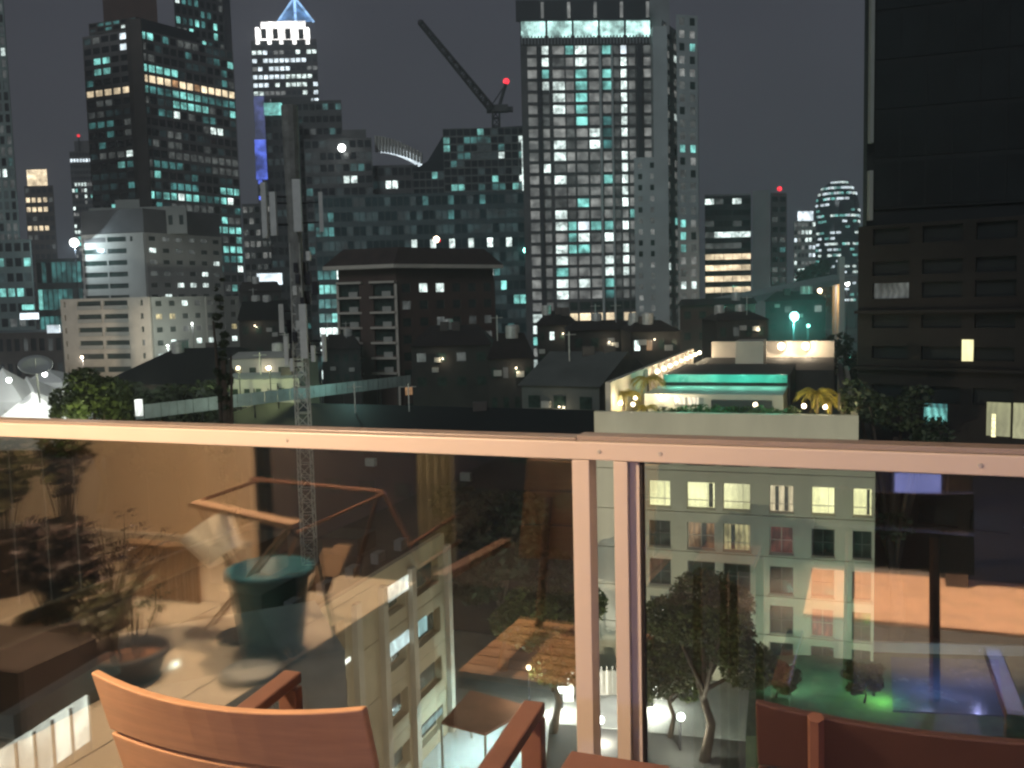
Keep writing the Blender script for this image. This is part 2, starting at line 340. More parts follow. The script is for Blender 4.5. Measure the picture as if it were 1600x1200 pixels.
# crown-lit tower
r, a, b, zt, c = far_tower('office_tower', 'small far tower with two warm lit bands round its crown', 52, 96, 290, 520, 18, 5, {'lw': .04, 'gd': .1}, 'conc_brown', 8, .7, .5,
    pick=lambda rr, cc, k=chooser({'gd': .12, 'wd': .03}, 'glass_dark', 4): ('wa' if rr in (1, 2, 4) and cc < 4 else k()))
MB().prism([XY(57, 521), XY(88, 521), XY(88, 540), XY(57, 540)], zt, zt + 9).build('crown', 'wa', r); done(r)
# beacon tower
def pk(rr, cc, k=chooser({'lw': .18, 'gr': .2, 'lt': .08}, 'glass_dark', 11)): return 'lb' if rr == 1 else (k() if rr > 4 else 'glass_dark')
r, a, b, zt, c = far_tower('office_tower', 'slim far tower with bright white top band and two red beacons', 125, 172, 236, 520, 34, 10, {}, 'conc_dark', 12, .75, .55, pick=pk)
MB().prism([XY(133, 522), XY(165, 522), XY(165, 540), XY(133, 540)], zt, zt + 6).build('plant_room', 'conc_dark', r)
for x in (122.5, 155):
    q = P(x, 212, 521); MB().tube([(q.x, q.y, zt - 4), q], .3, 6).build('mast', 'metal_dark', r); ball(q, .8).build('beacon', 'beacon', r)
done(r)

# big left tower with two visible faces and a taller block behind
A1 = XY(157, 298); A2 = XY(240, 290); A3 = XY(383, 318)
zt = Z(240, 30, 290); zl = Z(160, 58, 298)
cc_ = Vector(((A1.x + A3.x) / 2, 330)); D4 = A1 + (A3 - A2)
root = thing('condominium_tower', 'huge dark stepped tower with teal windows and one warm lit row near its top', 'building', (cc_.x, cc_.y, 0))
MB().prism([A1, A2, A3, D4], 0, zl).build('body', 'black_wall', root)
k1 = chooser({'lt': .04, 'td': .09, 'tx': .16, 'lw': .012, 'gd': .16}, 'glass_dark', 21); k2 = chooser({'lt': .5, 'td': .3, 'lw': .1}, 'glass_dark', 22); k3 = chooser({'wa': .8, 'wy2': .15}, 'glass_dark', 23)
NR = 35
def pL(r_, c_):
    if r_ in (2, 3): return 'lt' if c_ in (1, 2, 5) else 'glass_dark'
    if r_ == 5: return 'wa'
    if r_ in (16, 17): return k2() if c_ > 1 else 'glass_dark'
    if r_ in (0, 1) and c_ == 4: return 'lb'
    return k1()
def pR(r_, c_):
    if r_ == 4: return 'wa' if c_ not in (4, 7) else 'wd'
    if r_ == 5: return k2() if c_ < 8 else 'td'
    if r_ == 6: return 'lt' if 4 <= c_ <= 8 else k1()
    if r_ in (15, 18, 20, 21): return k2()
    return k1()
facade(root, A1, A2, 0, zl, NR, 6, pL, 'tower_wall', .78, .58, sep=150, center=cc_)
facade(root, A2, A3, 0, zl, NR, 13, pR, 'tower_wall', .80, .66, sep=290, center=cc_)
# corner bay
mB = MB(); mB.prism([XY(222, 291.4), XY(229, 289), XY(246, 289), XY(248, 291.6)], 0, zt); mB.build('corner_bay', 'conc_brown', root)
MB().prism([XY(168, 300), XY(240, 294), XY(330, 312), XY(250, 330)], zl, zt + 2).build('upper_setback', 'black_wall', root)
facade(root, XY(168, 300), XY(240, 294), zl, zt + 2, 3, 6, chooser({'td': .2, 'tx': .3, 'lw': .05}, 'glass_dark', 25), 'conc_brown', .8, .6, center=cc_)
MB().prism([XY(190, 303), XY(272, 303), XY(272, 330), XY(190, 330)], zt, zt + 45).build('lift_core', 'brown_wall', root)
B1 = XY(298, 312); B2 = XY(372, 324); zb = Z(335, -160, 318)
MB().prism([B1, B2, B2 + Vector((-6, 30)), B1 + Vector((-6, 30))], 0, zb).build('rear_tower_body', 'black_wall', root)
facade(root, B1, B2, Z(335, 215, 318), zb, 24, 8, chooser({'lt': .16, 'td': .16, 'lw': .10, 'gd': .1}, 'glass_dark', 27), 'conc_dark', .62, .68, sep=295, center=(B1.x, 400)); done(root)

# spire tower
a = XY(412, 600); b = XY(512, 600); zt = Z(462, 62, 600)
root, c = building('spire_tower', 'distant skyscraper with glowing white crown and blue lit pyramid spire', box_pts(a, b, 40), 0, zt, 'black_wall')
k1 = chooser({'lw': .30, 'lb': .18, 'gr': .18}, 'glass_dark', 31); k4 = chooser({'lb': .45, 'lw': .2}, 'glass_dark', 32)
def pS(r_, c_):
    if r_ < 1: return 'glass_dark'
    if r_ in (2, 5, 7, 11): return k4()
    return k1() if r_ < 14 else ('blue' if c_ == 0 and r_ % 2 else 'glass_dark')
facade(root, a, b, zt - 130, zt, 26, 12, pS, 'conc_dark', .78, .5, center=c)
MB().prism([XY(412, 597.5), XY(428, 597.5), XY(428, 599), XY(412, 599)], Z(420, 217.5, 598), Z(420, 150, 598)).build('blue_light_wall', 'blue_dim', root)
MB().prism([XY(410, 597.5), XY(430, 597.5), XY(430, 599), XY(410, 599)], Z(420, 280, 598), Z(420, 218, 598)).build('blue_light_wall', 'blue', root)
for x0, x1, y0, y1 in ((420, 502, 62, 45), (428, 496, 45, 33)):
    q = [XY(x0, 602), XY(x1, 602), XY(x1, 636), XY(x0, 636)]
    MB().prism(q, Z(460, y0, 602), Z(460, y1, 602)).build('crown_tier', 'crown', root)
for x in (422, 440, 458, 478, 498):
    MB().box((XY(x, 599).x, 599.4, Z(x, 56, 600)), (2.2, 1, 10)).build('crown_fin', 'crown', root)
for x in (431, 449, 468, 488):
    MB().box((XY(x, 599).x, 600.6, Z(x, 52, 600)), (3.2, 1, 6)).build('crown_louvre', 'black_wall', root)
ap = P(460, -4, 618); base = [P(434, 34, 610), P(462, 34, 603), P(490, 34, 610), P(462, 34, 634)]
for q in base:
    MB().tube([q, ap], .75, 6).build('spire_rib', 'spire', root)
mB = MB(); mB.add([*base, ap], [(0, 1, 4), (1, 2, 4), (2, 3, 4), (3, 0, 4)]); mB.build('spire_glazing', 'spire_dim', root); 
q = P(460, -60, 618); MB().tube([ap, q], .5, 6).build('spire_mast', 'spire', root); done(root)

# dark blocks in the middle distance
r, a, b, zt, c = far_tower('office_block', 'dark flat topped block right behind the antenna mast', 476, 546, 157, 350, 22, 7, {'td': .05, 'gd': .08}, 'conc_dark', 41, .8, .5)
MB().prism([XY(438, 351), XY(500, 351), XY(500, 372), XY(438, 372)], 0, Z(470, 152, 352)).build('lift_core', 'conc_dark', r); done(r)
r, a, b, zt, c = far_tower('office_block', 'narrow dark block with teal lit rooftop sign and a thin white light strip', 428, 480, 182, 335, 20, 5, {'tx': .1}, 'black_wall', 42, .7, .5)
MB().box((XY(441, 334).x, 334, Z(441, 170, 334)), (6, 1.5, 4)).build('lit_sign', 'lt', r)
MB().box((XY(455, 334).x, 334.3, Z(455, 224, 334)), (.5, .5, 22)).build('light_strip', 'gr', r)
MB().box((XY(469, 334).x, 334.3, Z(469, 192, 334)), (1.4, .5, 6)).build('yellow_light', 'wy2', r); done(r)
r, a, b, zt, c = far_tower('office_block', 'dark grey block with a glaring white floodlight on its left shoulder', 486, 590, 216, 325, 20, 9, {'td': .07, 'tx': .25, 'lt': .03, 'lw': .02}, 'conc_dark', 43, .8, .6)
ball(P(534, 231, 320), 1.3).build('floodlight', 'lamp_white', r); MB().prism([XY(545, 326), XY(582, 326), XY(582, 340), XY(545, 340)], zt, zt + 3).build('plant_room', 'conc_dark', r); done(r)
# curved louvre crown
r, a, b, zt, c = far_tower('curved_crown_building', 'dark block topped by a curved louvred crown glowing white below', 588, 660, 258, 330, 16, 7, {'td': .05, 'tx': .2, 'lw': .02}, 'conc_dark', 44, .8, .6)
for i in range(15):
    f_ = i / 14; x = 588 + 70 * f_; y1 = 213 + 26 * f_ ** 1.6; p1 = P(x, y1, 331); p0 = P(x, y1 + 24 - 8 * f_, 331)
    MB().box(((p0 + p1) / 2), (.7, 3, p1.z - p0.z)).build('louvre', 'conc_pale', r)
mB = MB()
for i in range(13):
    f0 = i / 13; f1 = (i + 1) / 13; q0 = P(592 + 66 * f0, 236 + 26 * f0 ** 1.8, 334); q1 = P(592 + 66 * f1, 236 + 26 * f1 ** 1.8, 334); d = Vector((0, 0, 2.0 + 1.6 * f0)); e_ = Vector((0, 4, 0))
    mB.add([q0, q1, q1 + d, q0 + d, q0 + e_, q1 + e_, q1 + e_ + d, q0 + e_ + d], [(0, 1, 2, 3), (4, 7, 6, 5), (3, 2, 6, 7), (0, 4, 5, 1)])
mB.build('crown_cove_light', 'lb', r, kind='stuff'); done(r)
# dark glass building with sloping flank
a = XY(652, 300); b = XY(826, 300); zt = Z(760, 196, 300)
root = thing('glass_office', 'wide dark glass office with sloping left shoulder below the tower crane', 'building', (XY(740, 310).x, 310, 0))
prof = [(652, 520), (652, 262), (668, 252), (697, 204), (826, 196), (826, 520)]
v = [P(x, y, 300) for x, y in prof]; w_ = [q + Vector((0, 30, 0)) for q in v]; v[0].z = v[5].z = w_[0].z = w_[5].z = 0
k = len(v); MB().add(v + w_, [tuple(range(k)), tuple(range(k, 2 * k))[::-1]] + [(i, k + i, k + (i + 1) % k, (i + 1) % k) for i in range(k)]).build('body', 'glass_dark', root)
kk = chooser({'lt': .035, 'td': .05, 'lw': .025, 'tx': .10}, 'glass_dark', 51)
facade(root, XY(700, 300), b, 40, Z(760, 200, 300), 17, 12, kk, 'glass_frame', .86, .8, center=(a.x, 400), sep=0)
facade(root, a, XY(700, 300), 40, Z(660, 268, 300), 11, 5, kk, 'glass_frame', .86, .8, center=(a.x, 400)); 
for s_ in range(7):
    x0, x1 = 655 + s_ * 6, 661 + s_ * 6
MB().box((XY(822, 299).x, 298.6, Z(822, 330, 300)), (.7, .5, 46)).build('light_strip', 'lw', root); done(root)
# teal glass podium
r, a, b, zt, c = far_tower('glass_podium_building', 'broad low teal glass building with scattered small white lights', 498, 832, 302, 280, 13, 34, {}, 'teal_frame', 52, .86, .62, off=.2,
    pick=lambda rr, cc, k=chooser({'td': .035, 'lt': .015, 'lw': .012, 'tx': .3}, 'glass_teal', 53), k5=chooser({'lt': .3, 'td': .5, 'lw': .15}, 'tx', 54): (k5() if cc < 6 and rr > 4 else ('lw' if rr == 3 and cc % 3 == 0 and cc > 13 else k())))
ball(P(822, 391, 278), .9).build('lamp', 'lamp_teal', r)
done(r)
# tower crane
root = thing('tower_crane', 'luffing tower crane with raised jib and red beacon above the glass office', 'crane', (XY(775, 310).x, 310, Z(775, 196, 310)))
pb = P(775, 200, 310); pm = P(775, 172, 310)
def lattice(mb, p0, p1, w0, w1, seg, rad, up=Vector((0, 1, 0)), m_=None, n=4):
    p0 = Vector(p0); p1 = Vector(p1); d = (p1 - p0).normalized(); s1 = d.cross(up).normalized(); s2 = d.cross(s1).normalized()
    cor = [(1, 1), (1, -1), (-1, -1), (-1, 1)]
    pt = lambda f_, c_: p0 + (p1 - p0) * f_ + (s1 * c_[0] + s2 * c_[1]) * (w0 + (w1 - w0) * f_) / 2
    for c_ in cor: mb.tube([pt(0, c_), pt(1, c_)], rad, n, m_)
    for s_ in range(seg):
        for i in range(4):
            a_, b_ = (cor[i], cor[(i + 1) % 4]) if s_ % 2 else (cor[(i + 1) % 4], cor[i])
            mb.tube([pt(s_ / seg, a_), pt((s_ + 1) / seg, b_)], rad * .7, 3, m_, cap=False); mb.tube([pt(s_ / seg, a_), pt(s_ / seg, b_)], rad * .7, 3, m_, cap=False)
mB = MB(); lattice(mB, pb - Vector((0, 0, 2)), pm, 2.2, 2.2, 3, .3); mB.build('mast', 'crane_steel', root, kind='stuff')
mB = MB(); lattice(mB, P(768, 170, 309), P(656, 34, 300), 2.0, 1.2, 22, .34); mB.build('jib', 'crane_steel', root, kind='stuff')
mB = MB(); mB.box(P(777, 170, 310), (7, 3, 2.2)); mB.build('cab_deck', 'crane_steel', root)
MB().tube([P(779, 170, 310), P(791, 128, 310)], .6, 6).build('counter_strut', 'crane_steel', root)
MB().tube([P(791, 130, 310), P(766, 168, 310)], .18, 4).build('cable', 'crane_steel', root)
MB().box(P(792, 171, 311), (4, 2.5, 1.4)).build('counterweight', 'crane_steel', root)
ball(P(791, 127, 310), 1.0).build('beacon', 'beacon', root)
ball(P(657, 35, 299.5), .9).build('jib_head', 'crane_steel', root)

# centre tower
C1 = XY(822, 253); C2 = XY(1036, 255); C3 = XY(1092, 283); cc_ = (C2 + Vector((-20, 30)))
zt = Z(822, 70, 253); zc = Z(900, 12, 253); D4 = C1 + (C3 - C2)
root = thing('residential_tower', 'tallest residential tower at centre with grid of lit windows and bright teal top floor', 'building', (cc_.x, cc_.y, 0))
MB().prism([C1, C2, C3, D4], 0, zc - 6).build('body', 'black_wall', root)
Lf = (C2 - C1).length; fx = lambda px_: (px_ - 822) / 214 * Lf
colpx = [(832, 846), (854, 864), (870, 888), (890, 902), (905, 922), (925, 941), (946, 960), (963, 972), (974, 983), (986, 996), (1009, 1023)]
cols = [(fx(x0), fx(x1)) for x0, x1 in colpx]
pro = [{'gr': .95}, {'lw': .18, 'lt': .08, 'gr': .3}, {'lw': .28, 'gr': .35}, {'lt': .25, 'gr': .5}, {'lt': .2, 'lw': .12, 'gr': .5}, {'lt': .12, 'lw': .05, 'gr': .65},
       {'td': .2, 'gr': .7, 'lt': .08}, {'gd': .3}, {'lw': .5, 'lb': .12, 'gr': .3}, {'gr': .5, 'lt': .1}, {'gr': .5, 'lt': .22}]
ch = [chooser(s_, 'gd', 60 + i) for i, s_ in enumerate(pro)]
def pC(r_, c_):
    if r_ == 23: return 'wa' if c_ in (2, 3, 4, 5, 6, 8, 9, 10) else ('lw' if c_ == 0 else 'window_dark')
    if r_ == 22: return 'window_dark' if c_ > 2 else ch[c_]()
    if 14 < r_ < 21 and c_ in (2, 4, 6, 8): return RNG.choice(['lw', 'lb', 'lw', 'gr', 'lt'])
    if r_ > 23: return RNG.choice(['lw', 'gr', 'lt', 'window_dark'])
    return ch[c_]()
facade(root, C1, C2, 2, zt, 30, 11, pC, 'conc_dark', cols=cols, hf=.72, sep=298, center=cc_, off=.5, thick=.4)
for x0, x1, m_ in ((941.8, 945, 'conc_lit_tone'), (1000, 1007, 'black_wall'), (960.3, 962.6, 'conc_lit_tone'), (847, 853, 'black_wall')):
    MB().box(((XY((x0 + x1) / 2, 252.2).x), 252.6, zt / 2), ((x1 - x0) * .175, 1.4, zt - 2)).build('pier', m_, root)
# crown floor: five tall lit bays, then a dark parapet with four lamps
zc0 = zt; zc1 = Z(822, 34, 253)
facade(root, C1, C1 + (C2 - C1) * .93, zc0, zc1, 1, 5, lambda a_, b_: 'crown_teal', 'black_wall', .92, .72, sep=999, center=cc_, off=.6, thick=.4, sill=1.0)
for i in range(40):
    q = C1 + (C2 - C1) * (.93 * (i + .5) / 40); MB().box((q.x, q.y - .85, zc0 + .95), (.35, .3, 2.2)).build('balustrade_fin', 'conc_grey', root)
MB().prism([C1 + Vector((-1, -1.2)), C2 + Vector((-3, -1.2)), C2 + Vector((-3, 0)), C1 + Vector((-1, 0))], zc1, zc1 + 5.2).build('crown_parapet', 'black_wall', root)
for i in range(5):
    q = C1 + (C2 - C1) * (.93 * i / 5 + .16); MB().box((q.x, q.y - 1.45, zc1 + 2.5), (.8, .5, 4)).build('parapet_light', 'gr', root)
MB().prism([XY(852, 258), XY(1050, 258), XY(1050, 275), XY(852, 275)], zc - 6, Z(900, -8, 258)).build('plant_room', 'conc_grey', root)
chs = chooser({'gr': .35, 'lt': .10, 'gd': .25, 'lw': .08}, 'window_dark', 71)
facade(root, C2, C3, 2, zc - 3, 31, 4, lambda r_, c_: chs(), 'conc_lit_tone', .55, .6, sep=0, center=cc_, off=.3)  # paler side: floodlighting on the tower put into the wall colour
q0 = XY(1024, 250.5); q1 = XY(1046, 250.5)
MB().prism([q0, q1, q1 + Vector((0, 4)), q0 + Vector((0, 4))], 0, Z(1035, 40, 250)).build('corner_pier', 'conc_lit_tone', root)
MB().prism([XY(993, 251), XY(1030, 251), XY(1030, 254), XY(993, 254)], 0, Z(1005, 246, 251)).build('lower_shaft', 'conc_lit_tone', root)
facade(root, XY(993, 250.8), XY(1030, 250.8), 8, Z(1005, 250, 251), 19, 2, chooser({'gr': .3, 'gd': .4}, 'window_dark', 77), 'conc_lit_tone', .34, .5, center=cc_, off=.2, thick=.15)
facade(root, XY(1060, 252), XY(1092, 254), 2, Z(1075, 22, 252), 30, 2, lambda r_, c_: chs(), 'conc_lit_tone', .5, .6, center=cc_, off=.2)
MB().prism([XY(1060, 252.3), XY(1091.5, 254.3), XY(1091, 280), XY(1062, 280)], 0, Z(1075, 24, 252)).build('side_wing_body', 'conc_dark', root); done(root)

# right of the centre tower
r, a, b, zt, c = far_tower('office_block', 'dark office block with four bright warm floor bands', 1102, 1173, 306, 330, 15, 5, {}, 'black_wall', 81, .97, .5,
    pick=lambda rr, cc, k=chooser({'lw': .2, 'gd': .2}, 'glass_dark', 82): ('wa' if rr in (5, 6, 7, 8) else ('lw' if rr == 3 and cc > 0 else k())))
MB().prism([XY(1102, 331), XY(1173, 331), XY(1173, 350), XY(1102, 350)], zt, zt + .7).build('roof', 'conc_grey', r); done(r)
root, c = building('office_slab', 'blank grey slab building with red beacon beside the warm banded office', [XY(1176, 320), XY(1203, 318), XY(1203, 350), XY(1176, 350)], 0, Z(1190, 298, 320), 'conc_grey')
MB().prism([XY(1204, 322), XY(1228, 324), XY(1228, 350), XY(1204, 350)], 0, Z(1215, 300, 320)).build('side_wing', 'conc_dark', root)
facade(root, XY(1204, 322), XY(1228, 324), 20, Z(1215, 302, 320), 12, 2, chooser({'gd': .2, 'td': .1}, 'glass_dark', 83), 'conc_dark', .7, .5, center=(c.x, 400))
ball(P(1218, 295, 322), .8).build('beacon', 'beacon', root); done(root)
# domed lit tower
root = thing('domed_tower', 'far lit tower with rounded dome top beside the dark tower', 'building', (XY(1306, 700).x, 720, 0))
cx = XY(1307, 715); R1 = (XY(1340, 715).x - XY(1274, 715).x) / 2; zb = Z(1307, 330, 715); zt = Z(1307, 282, 715)
pr = [(R1, 0), (R1, zb)] + [(R1 * math.cos(a_), zb + (zt - zb) * math.sin(a_)) for a_ in np.linspace(.2, 1.5, 7)]
MB().lathe(pr, (cx.x, cx.y, 0), 24).build('body', 'glass_dark', root, smooth=True)
mB = MB(); rg = random.Random(5)
for lv in range(22):
    z_ = zb + (zt - zb) * .9 - lv * 4.2; f_ = max(0, (z_ - zb) / (zt - zb)); rr = R1 * math.sqrt(max(.05, 1 - f_ * f_)) + .3
    for s_ in range(24):
        if rg.random() < (.6 if lv in (0, 1, 2, 6, 11) else .22):
            an = math.pi + s_ / 24 * math.pi; mB.box((cx.x + rr * math.cos(an), cx.y + rr * math.sin(an), z_), (.5, 3.2, 1.7), an, rg.choice(['lw', 'lb', 'lt']))
mB.build('window_rows', 'lw', root, kind='stuff')
r, a, b, zt, c = far_tower('stepped_tower', 'low far stepped block with bright white tiers left of the domed tower', 1240, 1274, 345, 640, 14, 6, {'lw': .22, 'lb': .12, 'gr': .2}, 'conc_olive', 84, .7, .5)
MB().prism([XY(1246, 641), XY(1270, 641), XY(1270, 660), XY(1246, 660)], zt, Z(1258, 330, 641)).build('lit_tier', 'lb', r); done(r)

# dark giant at right
root, c = building('office_tower', 'huge unlit black tower filling the upper right corner', [XY(1347, 78), XY(1352, 75), XY(1980, 66), XY(1980, 110), XY(1352, 110)], 30, 75, 'pitch')
a = XY(1364, 74.6); b = XY(1980, 65.8); zj = [34 + 3.6 * i for i in range(12)]
facade(root, a, b, 33.5, 75, 11, 14, lambda r_, c_: 'tower_glass', 'pitch', .92, .9, center=c, off=.14, thick=.05)
for z0_, z1_ in ((Z(1358, 225, 74), 75), (Z(1358, 345, 74), Z(1358, 268, 74))):
    q = XY(1358, 73.6); MB().box((q.x, q.y, (z0_ + z1_) / 2), (.28, .5, z1_ - z0_)).build('corner_strip', 'conc_olive', root)
done(root)
# podium under it
A1 = XY(1345, 74); A2 = XY(1990, 58); zp = Z(1400, 352, 73)
root, c = building('parking_podium', 'brown concrete podium with deep dark openings under the black tower', [A1, A2, A2 + Vector((16, 30)), A1 + Vector((16, 30))], 0, zp, 'pitch')
Lp = (A2 - A1).length
def ub(px_, py_): return PLN(px_, py_, A1, A2)
co = [(ub(x0, 400)[0], ub(x1, 400)[0]) for x0, x1 in ((1368, 1425), (1445, 1508), (1528, 1592), (1612, 1680), (1700, 1770), (1800, 1880))]
ro = sorted([(ub(1400, y1)[1], ub(1400, y0)[1]) for y0, y1 in ((357, 382), (408, 430), (442, 466), (492, 512), (540, 560), (600, 625), (700, 730), (780, 810))])
facade(root, A1, A2, .5, zp, 1, 1, lambda r_, c_: ('gd' if (r_ == 2 and c_ == 0) else 'pitch'), 'podium_wall', rows=ro, cols=co, center=c, off=.7, thick=.6, sep=200)
for y_, w_ in ((486, 1.2), (575, 1.2)):
    z_ = ub(1450, y_)[1]; q = (A1 + A2) / 2; t = (A2 - A1).normalized(); q = q + Vector((t.y, -t.x)) * 1.1; MB().box((q.x, q.y, z_), (Lp, .8, .22), math.atan2(t.y, t.x)).build('ledge', 'podium_wall', root)
def winbox(px0, px1, py0, py1, m_, nm='window'):
    u0, z0_ = ub(px0, py1); u1, z1_ = ub(px1, py0); t = (A2 - A1).normalized(); q = A1 + t * ((u0 + u1) / 2) + Vector((t.y, -t.x)) * .78
    return MB().box((q.x, q.y, (z0_ + z1_) / 2), (u1 - u0, .12, z1_ - z0_), math.atan2(t.y, t.x)).build(nm, m_, root)
winbox(1507, 1525, 530, 563, 'wy'); winbox(1448, 1484, 630, 660, 'td'); winbox(1449, 1484, 636, 656, 'lt')
winbox(1545, 1583, 628, 678, 'olive_lit'); winbox(1586, 1640, 630, 682, 'olive_lit'); winbox(1553, 1560, 645, 680, 'wy')
done(root)

# ------------------------------------------------------------------ white apartments at left
def apart(name, label, faces, z0, z1, wallm, roofz=True):
    pass
a0 = XY(135, 240); a1 = XY(232, 236); a2 = XY(350, 258); zt = Z(232, 325, 236)
cc_ = a1 + Vector((0, 25)); root = thing('apartment_building', 'pale stepped apartment building with rows of dark balconies at left', 'building', (cc_.x, cc_.y, 0))
MB().prism([a0, a1, a2, a0 + (a2 - a1)], 0, zt).build('body', 'conc_dark', root)
kz = chooser({'lw': .03, 'gd': .12}, 'window_dark', 91); kr = chooser({'lw': .17, 'wy2': .04, 'gd': .12}, 'window_dark', 92)
facade(root, a0, a1, 20, zt - 6, 9, 3, lambda r_, c_: (None if c_ == 2 and r_ > 0 else kz()), 'conc_pale', .9, .42, sep=200, center=cc_, cols=[(0.4, 7.2), (7.6, 13.0), (14.2, 14.9)])
facade(root, a1, a2, 20, zt - 6, 9, 6, lambda r_, c_: kr(), 'conc_pale', .5, .38, sep=200, center=cc_)
MB().prism([XY(150, 243), XY(300, 243), XY(300, 262), XY(150, 262)], zt - 6, zt + 1).build('penthouse', 'conc_olive', root)
facade(root, XY(150, 242.6), XY(300, 242.6), zt - 6, zt + 1, 1, 9, lambda r_, c_: kr(), 'conc_olive', .4, .35, sep=200, center=cc_)
MB().prism([XY(190, 246), XY(228, 246), XY(228, 256), XY(190, 256)], zt + 1, zt + 3.4).build('tank_room', 'conc_olive', root); done(root)
b0 = XY(98, 222); b1 = XY(236, 218); b2 = XY(372, 242); zt = Z(236, 464, 218)
cc_ = b1 + Vector((0, 25)); root = thing('apartment_building', 'lower cream apartment wing with four long balcony rows in front of the stepped one', 'building', (cc_.x, cc_.y, 0))
MB().prism([b0, b1, b2, b0 + (b2 - b1)], 0, zt).build('body', 'conc_dark', root)
Lb = (b1 - b0).length
facade(root, b0, b1, 2, zt, 9, 4, lambda r_, c_: ('window_dark' if c_ in (1, 2) else ('gd' if (r_ * 3 + c_) % 4 == 0 else 'window_dark')), 'cream', cols=[(.9, 1.3), (Lb * .19, Lb * .46), (Lb * .49, Lb * .76), (Lb * .9, Lb * .93)], hf=.42, sep=200, center=cc_, sill=.65, off=.7, thick=.6)
for r_ in range(5, 9):
    z_ = 2 + r_ * (zt - 2) / 9 + .55
    for f0, f1 in ((.19, .46), (.49, .76)):
        q = b0 + (b1 - b0) * ((f0 + f1) / 2); MB().box((q.x, q.y - .95, z_ + .35), (Lb * (f1 - f0), .25, .9), math.atan2((b1 - b0).y, (b1 - b0).x)).build('balcony_parapet', 'conc_pale', root)
facade(root, b1, b2, 2, zt, 9, 7, lambda r_, c_: kr(), 'conc_olive', .45, .4, sep=200, center=cc_)
MB().prism([XY(312, 232), XY(322, 232), XY(322, 235), XY(312, 235)], 0, zt).build('pier', 'conc_pale', root); done(root)

# left edge low things
r, a, b, zt, c = far_tower('glass_block', 'small teal lit glass block between the left tower and the white apartments', 62, 132, 404, 262, 5, 9, {'lt': .25, 'td': .45, 'tx': .2}, 'glass_frame', 95, .85, .75, sep=100)
done(r)
r, a, b, zt, c = far_tower('low_block', 'low dark block with a bright shop sign at the far left edge', -60, 96, 520, 180, 4, 12, {'tx': .2, 'gd': .1}, 'conc_brown', 96, .6, .5)
MB().box(P(46, 494, 179), (3.4, .4, 1.2)).build('lit_sign', 'lb', r); MB().box(P(84, 514, 178), (2.4, .4, 1.5)).build('lit_sign', 'lb', r); MB().box(P(44, 480, 179), (2.2, .4, 1)).build('lit_sign', 'lt', r); done(r)
def lamp_pole(label, px_, py_, Y, m_, r_, energy, col, zb=None, group=None, name='street_lamp', sc_=1.0):
    q = P(px_, py_, Y); z0 = zb if zb is not None else 0
    root = thing(name, label, 'lamp', (q.x, q.y, z0), group)
    mB = MB(); mB.tube([(q.x, q.y + .3, z0), (q.x, q.y + .3, q.z + .2)], [.09 * sc_, .05 * sc_], 8); mB.tube([(q.x, q.y + .3, q.z + .2), (q.x, q.y - r_ * .2, q.z + r_ + .1)], .04 * sc_, 6); mB.build('pole', 'metal_dark', root)
    ball(q, r_).build('lamp_head', m_, root)
    if energy: lightpt('bulb_light', root, q - Vector((0, .6, r_ + .3)), energy, col, .3)
    return root
lamp_pole('glaring white blue floodlight left of the white apartments', 116, 379, 235, 'lamp_white', 1.1, 5000, (.7, .9, 1), sc_=2)
lamp_pole('teal glowing lamp above the trees behind the roof garden', 1241, 494, 150, 'lamp_teal', .75, 14000, (.2, 1, .78), sc_=2)
lamp_pole('smaller teal lamp right of the bright teal one', 1263, 509, 152, 'lamp_teal', .3, 600, (.2, 1, .75), sc_=1)
lamp_pole('white lamp on the elevated road at its right end', 1324, 443, 240, 'lamp_white', .6, 1500, (.9, .95, 1), sc_=1.5)
lamp_pole('orange lamp on the elevated road', 1281, 454, 240, 'lamp_warm', .6, 4000, (1, .55, .2), sc_=1.5)

# brown apartment with cream bands
a = XY(530, 174); b = XY(620, 170); b2 = XY(772, 186); zt = Z(620, 418, 172); cc_ = Vector((b.x, 195))
root = thing('brown_apartment', 'dark brown apartment block with cream floor bands and wide overhanging roof', 'building', (cc_.x, cc_.y, 0))
MB().prism([a, b, b2, a + (b2 - b)], 0, zt).build('body', 'brown_wall', root)
La = (b - a).length
facade(root, a, b, Z(575, 580, 172), zt - 2.6, 6, 2, lambda r_, c_: 'window_dark', 'brown_wall', cols=[(.3, La * .42), (La * .58, La - .3)], hf=.82, sep=99, center=cc_, off=.5, thick=.45)
for i in range(7):
    z_ = Z(575, 440 + i * 23.5, 172) - .2
    for f0, f1 in ((0, .43), (.57, 1.0)):
        q = a + (b - a) * ((f0 + f1) / 2); MB().box((q.x, q.y - 1.1, z_), (La * (f1 - f0), 1.1, .38), math.atan2((b - a).y, (b - a).x)).build('balcony_slab', 'cream', root)
        if i: MB().box((q.x + .6, q.y - .9, z_ + .65), (1.6, .7, .9)).build('air_conditioner', 'conc_pale', root)
for f_ in (0.0, .5, 1.0):
    q = a + (b - a) * f_; MB().box((q.x, q.y - .85, zt / 2 - 1), (.45 if f_ != .5 else 2.6, .8, zt - 4)).build('pier', 'cream' if f_ != .5 else 'brown_wall', root)
ov = [a + Vector((-2.4, -2)), b + Vector((0, -2.6)), b2 + Vector((2, -2)), a + (b2 - b) + Vector((0, 4))]
MB().prism(ov, zt - .2, zt + .5).build('eaves_band', 'cream', root)
ce = sum(ov, Vector((0, 0))) / 4; rt = [(ce + (p_ - ce) * .78) for p_ in ov]; mB = MB()
mB.add([(p_.x, p_.y, zt + .5) for p_ in ov] + [(p_.x, p_.y, zt + 3.6) for p_ in rt], [(0, 1, 5, 4), (1, 2, 6, 5), (2, 3, 7, 6), (3, 0, 4, 7), (4, 5, 6, 7), (3, 2, 1, 0)]); mB.build('roof', 'tile_roof', root)
